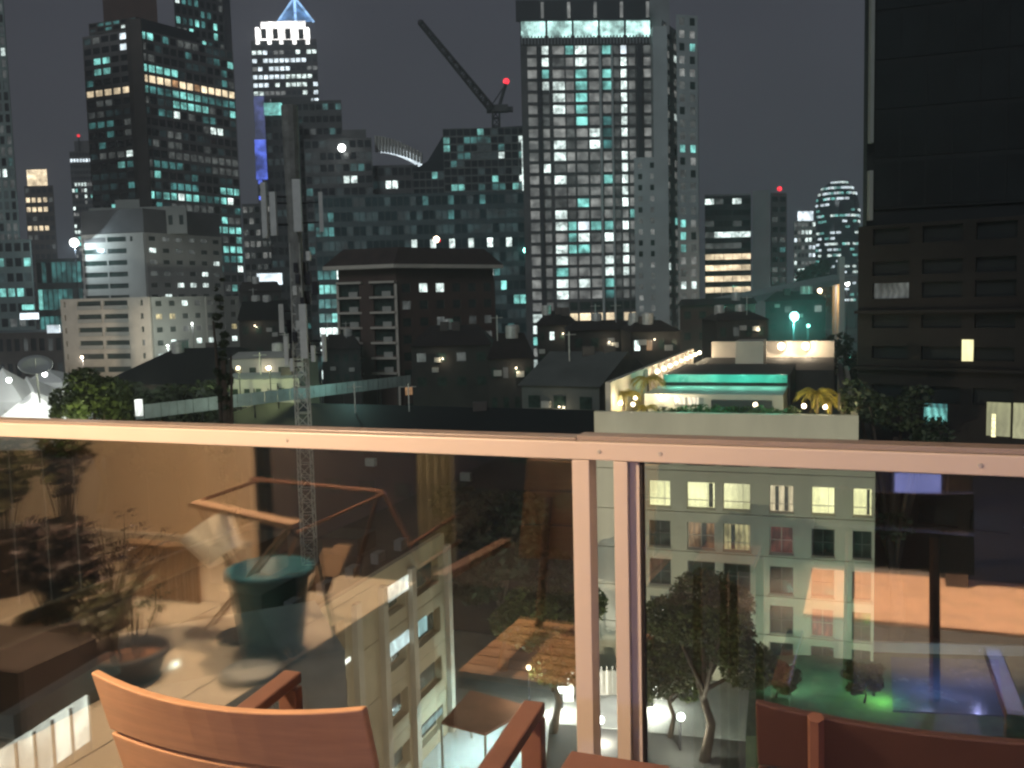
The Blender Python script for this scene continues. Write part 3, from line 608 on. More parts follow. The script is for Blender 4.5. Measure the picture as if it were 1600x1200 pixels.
kq = chooser({'lw': .035, 'wd': .05, 'gd': .10}, 'window_dark', 98)
facade(root, b, b2, Z(700, 640, 180), zt - 2.2, 8, 6, lambda r_, c_: ('wd' if r_ == 3 and c_ == 4 else kq()), 'brown_wall', .5, .5, sep=99, center=cc_)
ball(P(682, 374, 178), .6).build('roof_lamp', 'lamp_warm', root); ball(P(686, 376, 178), .3).build('roof_lamp', 'beacon', root); done(root)

# left of the mast: lilac lit block and bright patch
r, a, b, zt, c = far_tower('office_block', 'pale lilac lit block half hidden behind the antenna mast', 386, 442, 318, 380, 14, 6, {'gd': .3, 'gr': .3, 'lw': .06}, 'conc_grey', 101, .7, .5)
MB().box(P(421, 436, 300), (8, 1, 3.6)).build('lit_canopy', 'lb', r); done(r)

lamp_pole('warm street lamp at the foot of the cream apartment wing', 128, 558, 196, 'lamp_warm', .3, 5500, (1, .82, .6), sc_=1.5)
lamp_pole('added cool lamp brightening the right face of the cream apartment wing', 262, 540, 198, 'lamp_white', .22, 6500, (.9, 1, .9), sc_=1.5)  # added to brighten the cream wing
lamp_pole('added cool lamp behind the cream wing, brightening the stepped block', 300, 505, 212, 'lamp_white', .2, 3500, (.95, 1, .9), sc_=1.5)  # added to brighten the stepped block
# elevated road with rail viaduct at right distance
root = thing('elevated_road', 'concrete elevated road crossing below the far lit towers', 'viaduct', (XY(1260, 240).x, 240, 0))
p0 = P(1170, 474, 205); p1 = P(1350, 436, 245)
dv = (p1 - p0); n2 = Vector((-dv.y, dv.x, 0)).normalized()
MB().add([p0, p1, p1 + n2 * 9, p0 + n2 * 9] + [q + Vector((0, 0, 1.4)) for q in (p0, p1, p1 + n2 * 9, p0 + n2 * 9)], [(3, 2, 1, 0), (4, 5, 6, 7), (0, 1, 5, 4), (1, 2, 6, 5), (2, 3, 7, 6), (3, 0, 4, 7)]).build('deck', 'conc_grey', root)
for f_ in (.08, .35, .62, .9):
    q = p0 + dv * f_ + n2 * 4.5; MB().box((q.x, q.y, (q.z) / 2), (2, 2, q.z - .02)).build('column', 'conc_grey', root)
q = P(1314, 450, 236); MB().box((q.x, q.y, 20), (1.4, 1.4, 32)).build('pylon', 'conc_pale', root)

# ------------------------------------------------------------------ antenna mast on the beige building's roof
mq = P(484, 880, 50); mt = P(474, 570, 50); root = thing('antenna_mast', 'tall lattice phone mast with long pale antenna panels left of centre', 'mast', (mq.x, mq.y, mq.z))
mx0 = mq.x; ztop = Z(462, 165, 50)
mB = MB(); lattice(mB, mq, (mx0, 50, Z(474, 545, 50)), .72, .66, 17, .035); mB.build('lattice_shaft', 'galv', root, kind='stuff')
mB = MB(); lattice(mB, (mx0, 50, Z(474, 545, 50)), (mx0, 50, Z(462, 380, 50)), .62, .5, 9, .04); mB.build('lattice_upper', 'galv', root, kind='stuff')
MB().tube([(mx0, 50, Z(474, 560, 50)), (mx0, 50, ztop)], [.30, .44], 10).build('pole', 'mast_grey', root)
MB().tube([(mx0 - .28, 50, Z(462, 400, 50)), (mx0 - .28, 50, Z(462, 168, 50))], .1, 8).build('cable_run', 'metal_dark', root)
for px_, y0, y1, w_ in ((463, 280, 362, .42), (412, 285, 372, .30), (426, 300, 368, .34), (500, 300, 362, .2), (473, 475, 560, .38), (438, 475, 520, .22), (446, 525, 570, .22), (505, 522, 565, .18), (488, 540, 565, .2), (455, 560, 580, .2)):
    q0 = P(px_, y0, 49.4); q1 = P(px_ + 3, y1, 49.4)
    ld = 1 if px_ < 480 else -1
    MB().box(((q0 + q1) / 2), (w_, .18, q0.z - q1.z), RNG.uniform(-.5, .5)).build('antenna_panel', 'panel_white', root)
    for q in (q0 * .75 + q1 * .25, q0 * .25 + q1 * .75): MB().tube([(q.x, 49.45, q.z), (mx0, 50, q.z)], .035, 5).build('bracket', 'metal_dark', root)
for i in range(12):
    y_ = 385 + i * 15; q = P(472 + RNG.uniform(-22, 22), y_ + 5, 50.3); MB().box(q, (.34, .3, .7)).build('radio_box', 'metal_dark', root)
for i in range(9):
    y_ = 400 + i * 18; s_ = RNG.uniform(-.5, .5); q = P(472 + s_ * 30, y_, 49.7); MB().box(q, (.22, .25, .5)).build('radio_box', 'galv' if i % 3 == 0 else 'metal_dark', root)

# ------------------------------------------------------------------ trees
def leaf_mesh(clumps, n, size, rng, flat=.6):
    N_ = n; C_ = np.array([[*c_[0]] for c_ in clumps]); Rr = np.array([c_[1] for c_ in clumps]); w = Rr ** 2; idx = rng.choice(len(clumps), N_, p=w / w.sum())
    d = rng.normal(size=(N_, 3)); d /= np.linalg.norm(d, axis=1)[:, None]; rad = Rr[idx] * rng.uniform(.45, 1.05, N_) ** .6
    c_ = C_[idx] + d * rad[:, None] * np.array([1, 1, .78]); a_ = rng.normal(size=(N_, 3)); a_[:, 2] *= flat; a_ /= np.linalg.norm(a_, axis=1)[:, None]
    b_ = rng.normal(size=(N_, 3)); b_ -= (b_ * a_).sum(1)[:, None] * a_; b_ /= np.linalg.norm(b_, axis=1)[:, None]; s_ = size * rng.uniform(.6, 1.3, N_)[:, None]
    v = np.stack([c_ - a_ * s_, c_ + b_ * s_ * .5, c_ + a_ * s_, c_ - b_ * s_ * .5], 1).reshape(-1, 3)
    return v.tolist(), [(4 * i, 4 * i + 1, 4 * i + 2, 4 * i + 3) for i in range(N_)]
def tree(label, x, y, z0, h, r_, seed, leafm='leaf', n=5000, size=.3, name='tree', stem=.35, group=None, column=False):
    rng = np.random.default_rng(seed); root = thing(name, label, 'tree', (x, y, z0), group)
    zc_ = z0 + h * (stem + (1 - stem) * .5); mB = MB(); mB.tube([(x, y, z0 - .1), (x + .1 * r_, y, z0 + h * stem * .6), (x, y + .05 * r_, z0 + h * stem), (x, y, z0 + h * .75)], [h * .03, h * .022, h * .018, h * .008], 8)
    mB.build('trunk', 'trunk', root, smooth=True); cl = []
    for i in range(11):
        an = i * 2.4 + rng.uniform(-.4, .4); rr = r_ * rng.uniform(.35, .75); cz = zc_ + (h * (1 - stem) * .5) * rng.uniform(-.7, .75); c_ = (x + rr * math.cos(an), y + rr * math.sin(an), cz)
        cl.append((c_, r_ * rng.uniform(.26, .46))); 
        if i < 7: MB().tube([(x, y, z0 + h * stem * rng.uniform(.8, 1.3)), (x + (c_[0] - x) * .5, y + (c_[1] - y) * .5, (z0 + h * stem + cz) / 2 + .2), c_], [h * .012, h * .008, h * .003], 6).build('limb', 'trunk', root, smooth=True)
    if column: cl = [((x + rng.normal() * r_ * .3, y + rng.normal() * r_ * .3, z0 + h * (.15 + .85 * k / 30)), r_ * (1.0 - .7 * k / 30) * rng.uniform(.6, 1.1)) for k in range(31)]
    cl.append(((x, y, zc_ + h * .15), r_ * .45)); v, f = leaf_mesh(cl, n, size, rng); MB().add(v, f).build('crown', leafm, root, kind='stuff'); return root
def palm(label, x, y, z0, h, r_, seed, group=None, nf=14, m_='palm_leaf'):
    rng = np.random.default_rng(seed); root = thing('palm_tree', label, 'palm tree', (x, y, z0), group)
    MB().tube([(x, y, z0), (x + .05, y, z0 + h * .5), (x, y, z0 + h)], [.12, .09, .08], 8).build('trunk', 'trunk', root, smooth=True)
    for i in range(nf):
        an = i * 2.399; el = rng.uniform(.1, 1.0); mB = MB(); pts = []
        for s_ in np.linspace(0, 1, 6): pts.append(Vector((x + r_ * s_ * math.cos(an) * math.cos(el * .6), y + r_ * s_ * math.sin(an) * math.cos(el * .6), z0 + h + r_ * (s_ * math.sin(el) - s_ * s_ * .8))))
        v = []; f = []; sd = Vector((-math.sin(an), math.cos(an), 0))
        for j in range(5):
            for sg in (-1, 1):
                for q_ in (0, .5):
                    p0_ = pts[j].lerp(pts[j + 1], q_); p1_ = pts[j].lerp(pts[j + 1], q_ + .3); tip = (p0_ + p1_) / 2 + sd * sg * r_ * .28 * (1 - j / 7) + (pts[j + 1] - pts[j]) * .8 - Vector((0, 0, .12 * r_)); b_ = len(v); v += [p0_, p1_, tip]; f.append((b_, b_ + 1, b_ + 2))
        mB.add(v, f); mB.tube(pts, .015 * r_, 4); mB.build('frond', m_, root, kind='stuff')
    return root

# night haze over the whole city
hm, hn_, hl, ho = new('haze_air'); pv = hn_.new('ShaderNodeVolumePrincipled'); pv.inputs['Color'].default_value = (.9, .93, 1, 1); pv.inputs['Density'].default_value = .0006; pv.inputs['Anisotropy'].default_value = .3
hl.new(pv.outputs[0], ho.inputs['Volume'])
hb = MB().box((0, 1200, 129.5), (2600, 3400, 265)).build('haze', 'haze_air', kind='stuff')
# ------------------------------------------------------------------ the hotel with roof garden
H1 = Vector((5.9, 66.0)); H2 = Vector((22.6, 60.2)); ht = (H2 - H1).normalized(); hn = Vector((ht.y, -ht.x)); Lh = (H2 - H1).length; hang = math.atan2(ht.y, ht.x)
zR = 19.0
root = thing('hotel_building', 'pale six storey hotel with yellow lit top windows and a lit roof garden', 'hotel', (H1.x + 10, 70, 0))
bk = -hn * 46
MB().prism([H1, H2 + ht * 1.05, H2 + ht * 1.05 + bk, H1 + bk], 0, zR - 2.25).build('body', 'hotel_dark', root)
MB().prism([H1 + hn * .3, H2 + hn * .3, H2 - hn * .2, H1 - hn * .2], zR - 2.3, zR).build('parapet', 'hotel_wall', root)
MB().prism([H2 - hn * .21, H2 + bk, H2 + bk - ht * .4, H2 - hn * .21 - ht * .4], zR - 2.2, zR - .2).build('parapet', 'hotel_wall', root)
MB().prism([H1 + ht * .25 - hn * .21, H2 - ht * .5 - hn * .21, H2 - ht * .5 + bk, H1 + ht * .25 + bk], zR - 2.2, zR - 1.2).build('roof_deck', 'roof_dark', root)
cpx = [(1016, 1049), (1075, 1118), (1131, 1173), (1203, 1240), (1268, 1304), (1332, 1362)]
rows_px = [(703, 733), (760, 802), (825, 868), (888, 931), (950, 995), (1008, 1052)]   # at px 1286
hc = [(PLN(x0, 850, H1, H2)[0], PLN(x1, 850, H1, H2)[0]) for x0, x1 in cpx]
hr = [(PLN(1286, y1, H1, H2)[1], PLN(1286, y0, H1, H2)[1]) for y0, y1 in rows_px]
lits = {(1, 0): 'wy', (1, 1): 'wy', (1, 2): 'wy', (1, 3): 'wa', (1, 4): 'wy', (1, 5): 'wy', (2, 1): 'wd', (2, 2): 'wy2', (2, 3): 'red', (4, 4): 'red'}
edges = [zR - 2.31] + [(hr[i][0] + hr[i + 1][1]) / 2 + .2 for i in range(5)] + [.1]
def holed(p, xs, zs, holes, off, thick, m_, nm, par): mb = MB(); grid_wall(mb, p, H2, xs, zs, holes, hn, off, thick); return mb.build(nm, m_, par)
rl = root_loc(root)
for i in range(6):
    z1_, z0_ = edges[i] - .025, edges[i + 1] + .025
    xs = [0] + [x for c_ in hc for x in c_] + [Lh + 1.05]; zs = [z0_, max(hr[i][0], z0_ + .1), hr[i][1], z1_]
    holed(H1, xs, zs, {(2 * c_ + 1, 1) for c_ in range(6)}, .30, .29, 'hotel_wall', 'wall_panel', root)
    for c_, (xa, xb) in enumerate(hc):
        w, h = xb - xa - .02, zs[2] - zs[1] - .02; q = H1 + ht * ((xa + xb) / 2) + hn * .06; mm = lits.get((i, c_), 'window_dark')
        if i == 0: mm = 'window_dark'
        wmb = MB(); fr = .03 if mm in ('wy', 'wa', 'wy2') else .06; xs2 = [-w / 2, -w / 2 + fr, -.03, .03, w / 2 - fr, w / 2]; zs2 = [-h / 2, -h / 2 + fr, 0 - .025, .025, h / 2 - fr, h / 2]
        hol = {(1, 1), (3, 1), (1, 3), (3, 3)}
        if mm in ('wy', 'wa', 'wy2'): zs2[2] = -h * .22; zs2[3] = -h * .22 + .05; xs2[2] = w * .22; xs2[3] = w * .22 + .03
        grid_wall(wmb, Vector((0, 0)), Vector((1, 0)), [x + w / 2 for x in xs2], zs2, hol, Vector((0, -1)), .06, .05)
        for vv in wmb.v: vv.x -= w / 2
        o = bpy.data.objects.new('window', wmb.mesh('window', 'glass_frame' if mm == 'window_dark' else 'cream')); COL.objects.link(o); o.parent = root
        o.location = Vector((q.x, q.y, (zs[1] + zs[2]) / 2)) - rl; o.rotation_euler = (0, 0, hang)
        pz = bpy.data.objects.new('pane', pane_mesh(w - .04, h - .04, mm)); COL.objects.link(pz); pz.parent = o; pz.location = (0, .05, 0)
for i, (xa, xb) in enumerate(hc):
    q = H1 + ht * ((xa + xb) / 2) + hn * .42
    for r_ in range(1, 6):
        MB().box((q.x, q.y, hr[r_][0] - .08), (xb - xa + .1, .22, .08), hang).build('sill', 'hotel_wall', root)
# warm curtains in some lit rooms
for (r_, c_), s_ in (((1, 1), .85), ((1, 3), .3), ((1, 3), .7), ((2, 2), .35), ((1, 5), .8), ((2, 1), .6)):
    xa, xb = hc[c_]; q = H1 + ht * (xa + (xb - xa) * s_) + hn * .105; MB().box((q.x, q.y, (hr[r_][0] + hr[r_][1]) / 2), ((xb - xa) * .16, .02, (hr[r_][1] - hr[r_][0]) * .92), hang).build('curtain', 'curtain_dim', root)
# tiers of the roof garden
def onroof(u, v_, z): q = H1 + ht * u - hn * v_; return Vector((q.x, q.y, z))
def rbox(nm, u0, u1, v0, v1, z0, z1, m_, par=None):
    pts = [onroof(u0, v0, 0), onroof(u1, v0, 0), onroof(u1, v1, 0), onroof(u0, v1, 0)]; return MB().prism([(p_.x, p_.y) for p_ in pts], z0, z1).build(nm, m_, par or root)
zD = zR - 1.2
rbox('terrace_step', 2.2, 12.6, 7, 13.9, zD + .01, zR + .55, 'conc_pale'); rbox('terrace_step', 2.6, 12.8, 14, 26, zD + .01, zR + 1.5, 'roof_dark')
rbox('pool_edge', 2.6, 12.6, 13.55, 13.98, zR + .85, zR + 1.5, 'pool_tile'); rbox('planter_box', 7.4, 11.8, 6.4, 6.95, zD + .01, zR + .15, 'black_wall')
rbox('lift_house', 7.2, 9.8, 27, 31, zD, zR + 3.6, 'cream'); rbox('plant_room', 2.8, 16.2, 44.6, 45.9, zD, zR + 2.7, 'cream')
rbox('boundary_wall', .3, .7, 2, 45, zD + .01, zR + 1.9, 'cream'); rbox('boundary_wall', 16.6, 17.0, 6, 45, zD + .01, zR + .5, 'conc_brown')
rbox('timber_deck', 2.2, 16.2, 26.1, 44.5, zD + .02, zR + .9, 'roof_dark')
for i in range(9):
    v_ = 15 + i * 3.4; rbox('pilaster', .72, 1.0, v_, v_ + .35, zD + .02, zR + 1.8, 'cream')
    p_ = onroof(1.5, v_ + 1.7, zR + 1.5); ball(p_, .2).build('downlight', 'lamp_warm', root); lightpt('bulb_light', root, p_ + Vector((.35, 0, .1)), 190, (1, .82, .55), .1)
for u in (10.6, 13.2):
    p_ = onroof(u, 43.6, zR + 2.2); ball(p_, .4).build('downlight', 'lamp_warm', root); lightpt('bulb_light', root, p_ + Vector((0, -.8, 0)), 500, (1, .8, .55), .2)
for u, v_, e_ in ((1.2, 3.0, 60), (2.3, 2.2, 60), (3.6, 6.4, 120), (4.9, 5.8, 160), (10.9, 3.0, 50), (14.2, 2.6, 90), (15.6, 2.2, 110), (1.6, 6.5, 100)):
    p_ = onroof(u, v_, zR + .25); ball(p_, .17).build('garden_lamp', 'lamp_warm', root); lightpt('bulb_light', root, p_ + Vector((0, -.1, .35)), e_, (1, .85, .55), .1)
for u in (4.0, 6.4, 9, 11.4):
    lightpt('pool_light', root, onroof(u, 12.2, zR + 1.6), 110, (.25, 1, .75), .3); 
rbox('hedge_bed', 4.2, 13.6, 1.0, 3.0, zD + .01, zD + .5, 'roof_dark')
rg = np.random.default_rng(4); cl = [(tuple(onroof(4.4 + .3 * i, 2.0 + rg.uniform(-.6, .6), zD + .75 + rg.uniform(0, .5))), .4) for i in range(32)]
v, f = leaf_mesh(cl, 2600, .12, rg); MB().add(v, f).build('hedge', 'leaf', root, kind='stuff')
for u in (6.2, 8.6, 12.2): lightpt('hedge_light', root, onroof(u, 1.2, zD + 2.0), 60, (.1, 1, .7), .1)
for u in (5.0, 6.0): MB().box(onroof(u, 6.8, zR + .05), (.8, .15, .55), hang).build('lit_panel', 'deck_lit', root)
for i in range(12):
    p_ = onroof(16.5, 4 + i * 1.6, zR + .4); MB().box(p_, (.12, .12, 1.2), hang).build('rail_post', 'conc_brown', root)
for lb, u, v_, h, r_, s_ in (('lit golden palm at the left corner of the hotel roof garden', .9, 5.5, 1.5, 1.25, 1), ('tall lit golden palm behind the left corner palm on the hotel roof', 2.0, 9.5, 2.3, 1.35, 2), ('small dark palm low between the left palms of the roof garden', 2.9, 4.2, .6, .9, 3), ('lit palm at the right end of the hotel roof garden', 15.0, 5.0, 1.7, 1.4, 4), ('low palm beside the right end palm of the roof garden', 15.9, 8.0, .9, 1.1, 5)):
    p_ = onroof(u, v_, zD + .02); t_ = palm(lb, p_.x, p_.y, p_.z, h + .4, r_ * 1.15, s_, nf=22)
    if 'dark' not in lb: lightpt('uplight', t_, (p_.x + .2, p_.y - 1.2, p_.z + h * .7), 130, (1, .84, .3))

# ------------------------------------------------------------------ the beige building (left of centre, lower)
K2 = GP(694, 832, 12.8).xy; K1 = GP(395, 1014, 12.8).xy; K1 = K1 + (K1 - K2) * .35; K1.x -= .45; K2.x -= .45; kt = (K2 - K1).normalized(); kn = Vector((kt.y, -kt.x)); zK = 12.35; Lk = (K2 - K1).length; kang = math.atan2(kt.y, kt.x)
root = thing('beige_apartment', 'beige apartment block with recessed balconies and a few bright cool lit windows', 'building', (-14, 46, 0))
MB().prism([K1, K2, K2 - kn * 13, K1 - kn * 13], 0, zK - .6).build('body', 'beige_wall', root)
def ku(px_, py_): return PLN(px_, py_, K1 + kn * .5, K2 + kn * .5)
lv = [zK, zK - 3.1, zK - 6.2, zK - 9.3, .1]
bays = [(ku(463, 1000)[0], ku(541, 1000)[0]), (ku(604, 1000)[0], ku(636, 1000)[0]), (ku(650, 1000)[0], ku(690, 1000)[0]), (.8, 3.4)]
bays = sorted(bays)
for i in range(4):
    z1_, z0_ = lv[i] - .02, lv[i + 1] + .02; xs = [0] + [x for b_ in bays for x in b_] + [Lk]
    mb = MB(); grid_wall(mb, K1, K2, xs, [z0_, z0_ + .75, z1_ - .75, z1_], {(2 * c_ + 1, 1) for c_ in range(len(bays))}, kn, .45, .43); mb.build('wall_panel', 'beige_wall', root)
    for c_, (xa, xb) in enumerate(bays):
        q = K1 + kt * ((xa + xb) / 2) + kn * .1; mm = 'window_dark'
        MB().box((q.x, q.y, (z0_ + z1_) / 2 + .1), (xb - xa - .8, .1, z1_ - z0_ - 1.9), kang).build('window', mm, root)
def kwin(x0, x1, y0, y1, m_):
    u0, z0_ = ku(x0, y1); u1, z1_ = ku(x1, y0); q = K1 + kt * ((u0 + u1) / 2) + kn * .50
    MB().box((q.x, q.y, (z0_ + z1_) / 2), (u1 - u0, .08, z1_ - z0_), kang).build('window', m_, root)
kwin(603, 637, 898, 944, 'room_white'); kwin(603, 638, 984, 1032, 'room_cool'); kwin(494, 547, 1026, 1072, 'room_white'); kwin(650, 666, 962, 998, 'cyan_lit'); kwin(655, 690, 1105, 1152, 'cyan_lit')
for px_ in (452, 556, 598, 644, 700):
    u, _ = ku(px_, 1000); q = K1 + kt * u + kn * .6; MB().box((q.x, q.y, zK / 2 - .1), (.55, .35, zK - .4), kang).build('pier', 'cream', root)
for d_, e_ in ((.0, .47), (-12.6, -12.9)):
    a = K1 + kn * e_; b = K2 + kn * e_; MB().prism([a, b, b - kn * .35, a - kn * .35], zK - .6, zK + .45).build('parapet', 'beige_wall', root)
for u, v_, w_, h_ in ((14, 4, 3, 1.4), (19, 8, 4, 2.2), (25, 5, 2.4, 1.2), (8, 7, 3, 1.8)):
    q = K1 + kt * u - kn * v_; MB().box((q.x, q.y, zK - .59 + h_ / 2), (w_, 2.4, h_), kang).build('roof_box', 'conc_brown', root)
for i in range(6):
    q = K1 + kt * (11 + i * 3) - kn * 2; MB().box((q.x, q.y, zK - .2), (.9, .5, .75), kang).build('air_conditioner', 'conc_grey', root)
MB().prism([K1 - kn * .8, K2 - kn * .8, K2 - kn * 12, K1 - kn * 12], zK - .59, zK - .45).build('roof_deck', 'roof_dark', root)

# house with lit clerestory at the bottom left
root = thing('lit_house', 'grey green house with a strip of bright white windows at the bottom left', 'house', (-12.5, 26, 0))
Q1 = XY(-40, 21.5); Q2 = XY(141, 25.5)
zq = Z(70, 1085, 23.5); q_t = (Q2 - Q1).normalized(); qn = Vector((q_t.y, -q_t.x)); Lq = (Q2 - Q1).length; qa = math.atan2(q_t.y, q_t.x)
MB().prism([Q1, Q2, Q2 - qn * 5, Q1 - qn * 5], 0, zq - .3).build('body', 'conc_olive', root)
MB().prism([Q1 + qn * .22, Q2 + qn * .22, Q2 - qn * .2, Q1 - qn * .2], zq - .25, zq + .35).build('roof_fascia', 'sheet', root)
MB().prism([Q1 - qn * .21, Q2 - qn * .21, Q2 - qn * 5.2, Q1 - qn * 5.2], zq - .29, zq + .2).build('roof', 'roof_dark', root)
for i in range(5):
    x0 = PLN(18 + 30 * i - 30, 1150, Q1, Q2)[0]; x1 = PLN(46 + 30 * i - 30, 1150, Q1, Q2)[0]; q = Q1 + q_t * ((x0 + x1) / 2) + qn * .06
    o = MB().box((q.x, q.y, zq - 1.0), (x1 - x0, .08, 1.25), qa).build('window', 'room_white', root)
    q = Q1 + q_t * x1 + qn * .08; MB().box((q.x, q.y, zq - 1.15), (.06, .16, 1.5), qa).build('window_post', 'conc_olive', root)
MB().prism([Q2, Q2 + Vector((6, 3)), Q2 + Vector((4, 8)), Q2 + Vector((-2, 5))], 0, zq - .9).build('side_wing', 'sheet', root)
lightpt('wing_light', root, (Q2.x + 2.2, Q2.y - 1.2, zq + .4), 45, (.8, 1, .92), .4)

# ------------------------------------------------------------------ low roofs and houses
def house(label, px0, px1, Y, ye, yr, depth, wallm='house_dark', roofm='tile_dark', lights=(), ang=0, name='house', hip=.0, nw=4, z0=0):
    a = XY(px0, Y); b = XY(px1, Y + ang); ze = Z((px0 + px1) / 2, ye, Y); zr = Z((px0 + px1) / 2, yr, Y + depth / 2); pts = box_pts(a, b, depth); c = sum(pts, Vector((0, 0))) / 4
    root = thing(name, label, 'house', (c.x, c.y, z0)); MB().prism(pts, z0, ze).build('body', wallm, root)
    ov = [c + (p_ - c) * 1.06 for p_ in pts]; m1 = (ov[0] + ov[3]) / 2; m2 = (ov[1] + ov[2]) / 2; m1, m2 = m1.lerp(m2, hip), m2.lerp(m1, hip)
    v = [(p_.x, p_.y, ze) for p_ in ov] + [(m1.x, m1.y, zr), (m2.x, m2.y, zr)]; MB().add(v, [(0, 1, 5, 4), (2, 3, 4, 5), (0, 4, 3), (1, 2, 5), (3, 2, 1, 0)]).build('roof', roofm, root)
    t = (b - a).normalized(); n = Vector((t.y, -t.x)); W = (b - a).length
    for i in range(nw):
        q = a + t * (W * (i + .5) / nw) + n * .04; m_ = lights[i] if i < len(lights) and lights[i] else 'window_dark'
        for dz in (1.6, 5.0):
            if ze - z0 > dz + 1: MB().box((q.x, q.y, ze - dz), (W / nw * .45, .1, 1.2), math.atan2(t.y, t.x)).build('window', m_ if dz < 2 else 'window_dark', root)
    hr_ = random.Random(int(px0 * 7 + Y)); ztop = max(ze, zr)
    for i in range(3):
        q = c + Vector((hr_.uniform(-.3, .3) * W, hr_.uniform(-.25, .1) * depth)); k_ = hr_.choice(['tank', 'vent', 'aerial'])
        if k_ == 'tank': MB().lathe([(.001, 1.6), (.7, 1.5), (.75, 1.2), (.75, 0), (.001, 0)], (q.x, q.y, ztop - .6), 12).build('water_tank', 'galv', root)
        elif k_ == 'vent': MB().box((q.x, q.y, ztop - .1), (1.2, .9, 1.3)).build('roof_box', 'conc_brown', root)
        else:
            mB = MB(); mB.tube([(q.x, q.y, ztop - .8), (q.x, q.y, ztop + 2.2)], .06, 5); mB.tube([(q.x - .7, q.y, ztop + 1.9), (q.x + .7, q.y, ztop + 1.9)], .04, 4); mB.build('aerial', 'galv', root, kind='stuff')
    for i in range(2):
        q = a + t * (W * hr_.uniform(.1, .9)) + n * .3; zz_ = ze - hr_.uniform(.8, 4); MB().box((q.x, q.y, zz_), (.9, .45, .65), math.atan2(t.y, t.x)).build('air_conditioner', 'conc_pale', root)
    for _k in range(hr_.choice((0, 1, 1))):
        q = a + t * (W * hr_.uniform(.1, .9)) + n * .35; zz_ = ze - hr_.uniform(.5, 2.5); ball((q.x, q.y, zz_), .10).build('wall_lamp', 'lamp_warm', root); lightpt('bulb_light', root, (q.x + n.x * .5, q.y + n.y * .5, zz_ - .2), 45, (1, .85, .6))
    return root
house('dark hip roofed house just left of the centre tower base', 838, 900, 140, 508, 486, 14, hip=.3, lights=('', 'lw'))
house('long dark roofed house in front of the centre tower', 890, 992, 120, 516, 500, 12, hip=.15, lights=('', '', 'gd', 'lw'))
house('dark gabled house with a small white lit sign', 985, 1062, 110, 518, 500, 12, hip=.25, lights=('lw', 'wd'))
house('brown flat house right of the centre tower base', 1062, 1180, 150, 476, 466, 20, wallm='brown_wall', lights=('', '', 'wd', ''), hip=.05, nw=5)
house('small dark house behind the hotel boundary wall', 1120, 1200, 128, 500, 486, 10, wallm='house_dark', hip=.2, lights=('', 'gd'))
house('low dark house below the elevated road', 1196, 1290, 180, 470, 455, 16, wallm='house_dark', hip=.2, lights=('', 'gd', '', 'gr'))
house('dim pale gabled house left of the hotel roof garden', 812, 934, 92, 600, 548, 14, wallm='dim_wall', roofm='dim_wall', ang=-4, nw=3)
house('dark roofed house beside the pale gabled house', 760, 832, 105, 560, 520, 14, hip=.2, lights=('', 'gd'))
house('dark house under the brown apartment block', 640, 765, 130, 540, 508, 16, hip=.2, lights=('gd', '', 'gd'))
house('dark house between the mast and the brown apartment', 500, 560, 160, 545, 522, 12, hip=.2)
house('dark roofed house low at the left of the brown apartment', 376, 440, 190, 455, 440, 16, wallm='house_dark', hip=.1)
house('grey roofed warehouse left behind the mast', 372, 455, 150, 500, 470, 18, wallm='house_dark', roofm='pitch', hip=.1)
# yellow-green lit yard buildings
root = house('flat pale building washed in yellow green light left of the mast', 356, 470, 105, 560, 549, 8, wallm='conc_pale', roofm='conc_pale', nw=5, lights=('wy2', 'window_dark', 'wy2'))
root = house('lower pale yard building with yellow green lit wall', 352, 462, 96, 592, 582, 5, wallm='conc_pale', roofm='sheet', nw=6)
for i, x in enumerate((372, 420, 458)):
    lamp_pole(['yellow green yard lamp at the left of the pale yard', 'yellow green yard lamp in the middle of the pale yard', 'yellow green yard lamp nearest the mast'][i], x, 575, 92, 'lamp_warm', .22, 260, (.85, 1, .45), name='yard_lamp')
# big dark shed roof and hoarding
root = house('long black shed roof behind the rail in the middle', 330, 905, 84, 655, 622, 14, wallm='house_dark', roofm='pitch', nw=10, ang=-14, name='shed', hip=.02)
root = house('huge black roofed hall between the lit tree and the mast', 150, 348, 100, 600, 545, 30, wallm='house_dark', roofm='pitch', nw=4, name='hall', hip=.22)
root = thing('site_hoarding', 'long pale corrugated hoarding running up to the right below the mast', 'fence', (XY(420, 85).x, 85, 0))
h0 = P(212, 656, 74); h1 = P(642, 602, 104)
for i in range(44):
    f0, f1 = i / 44, (i + .94) / 44; a = h0.lerp(h1, f0); b = h0.lerp(h1, f1); mB = MB(); o_ = Vector((.02, .05 if i % 2 else 0, 0)); a = a + o_; b = b + o_
    hh = 1.15; MB().add([a, b, b + Vector((0, 0, hh)), a + Vector((0, 0, hh)), a + Vector((0, .06, 0)), b + Vector((0, .06, 0)), b + Vector((0, .06, hh)), a + Vector((0, .06, hh))], [(0, 1, 2, 3), (5, 4, 7, 6), (3, 2, 6, 7), (0, 4, 5, 1), (0, 3, 7, 4), (1, 5, 6, 2)]).build('panel', 'sheet', root)
for i in range(12):
    a = h0.lerp(h1, (i + .2) / 12); MB().tube([(a.x, a.y + .2, 0), (a.x, a.y + .2, a.z + 1.5)], .07, 6).build('post', 'metal_dark', root)
lightpt('hoarding_light', root, P(230, 600, 66), 300, (.85, 1, .75), .4); lightpt('hoarding_light', root, P(400, 585, 78), 420, (.8, 1, .8), .4); lightpt('hoarding_light', root, P(540, 575, 90), 380, (.5, 1, .9), .4)
MB().box(P(217, 637, 73), (.5, .3, 1.3)).build('lit_panel', 'room_white', root)
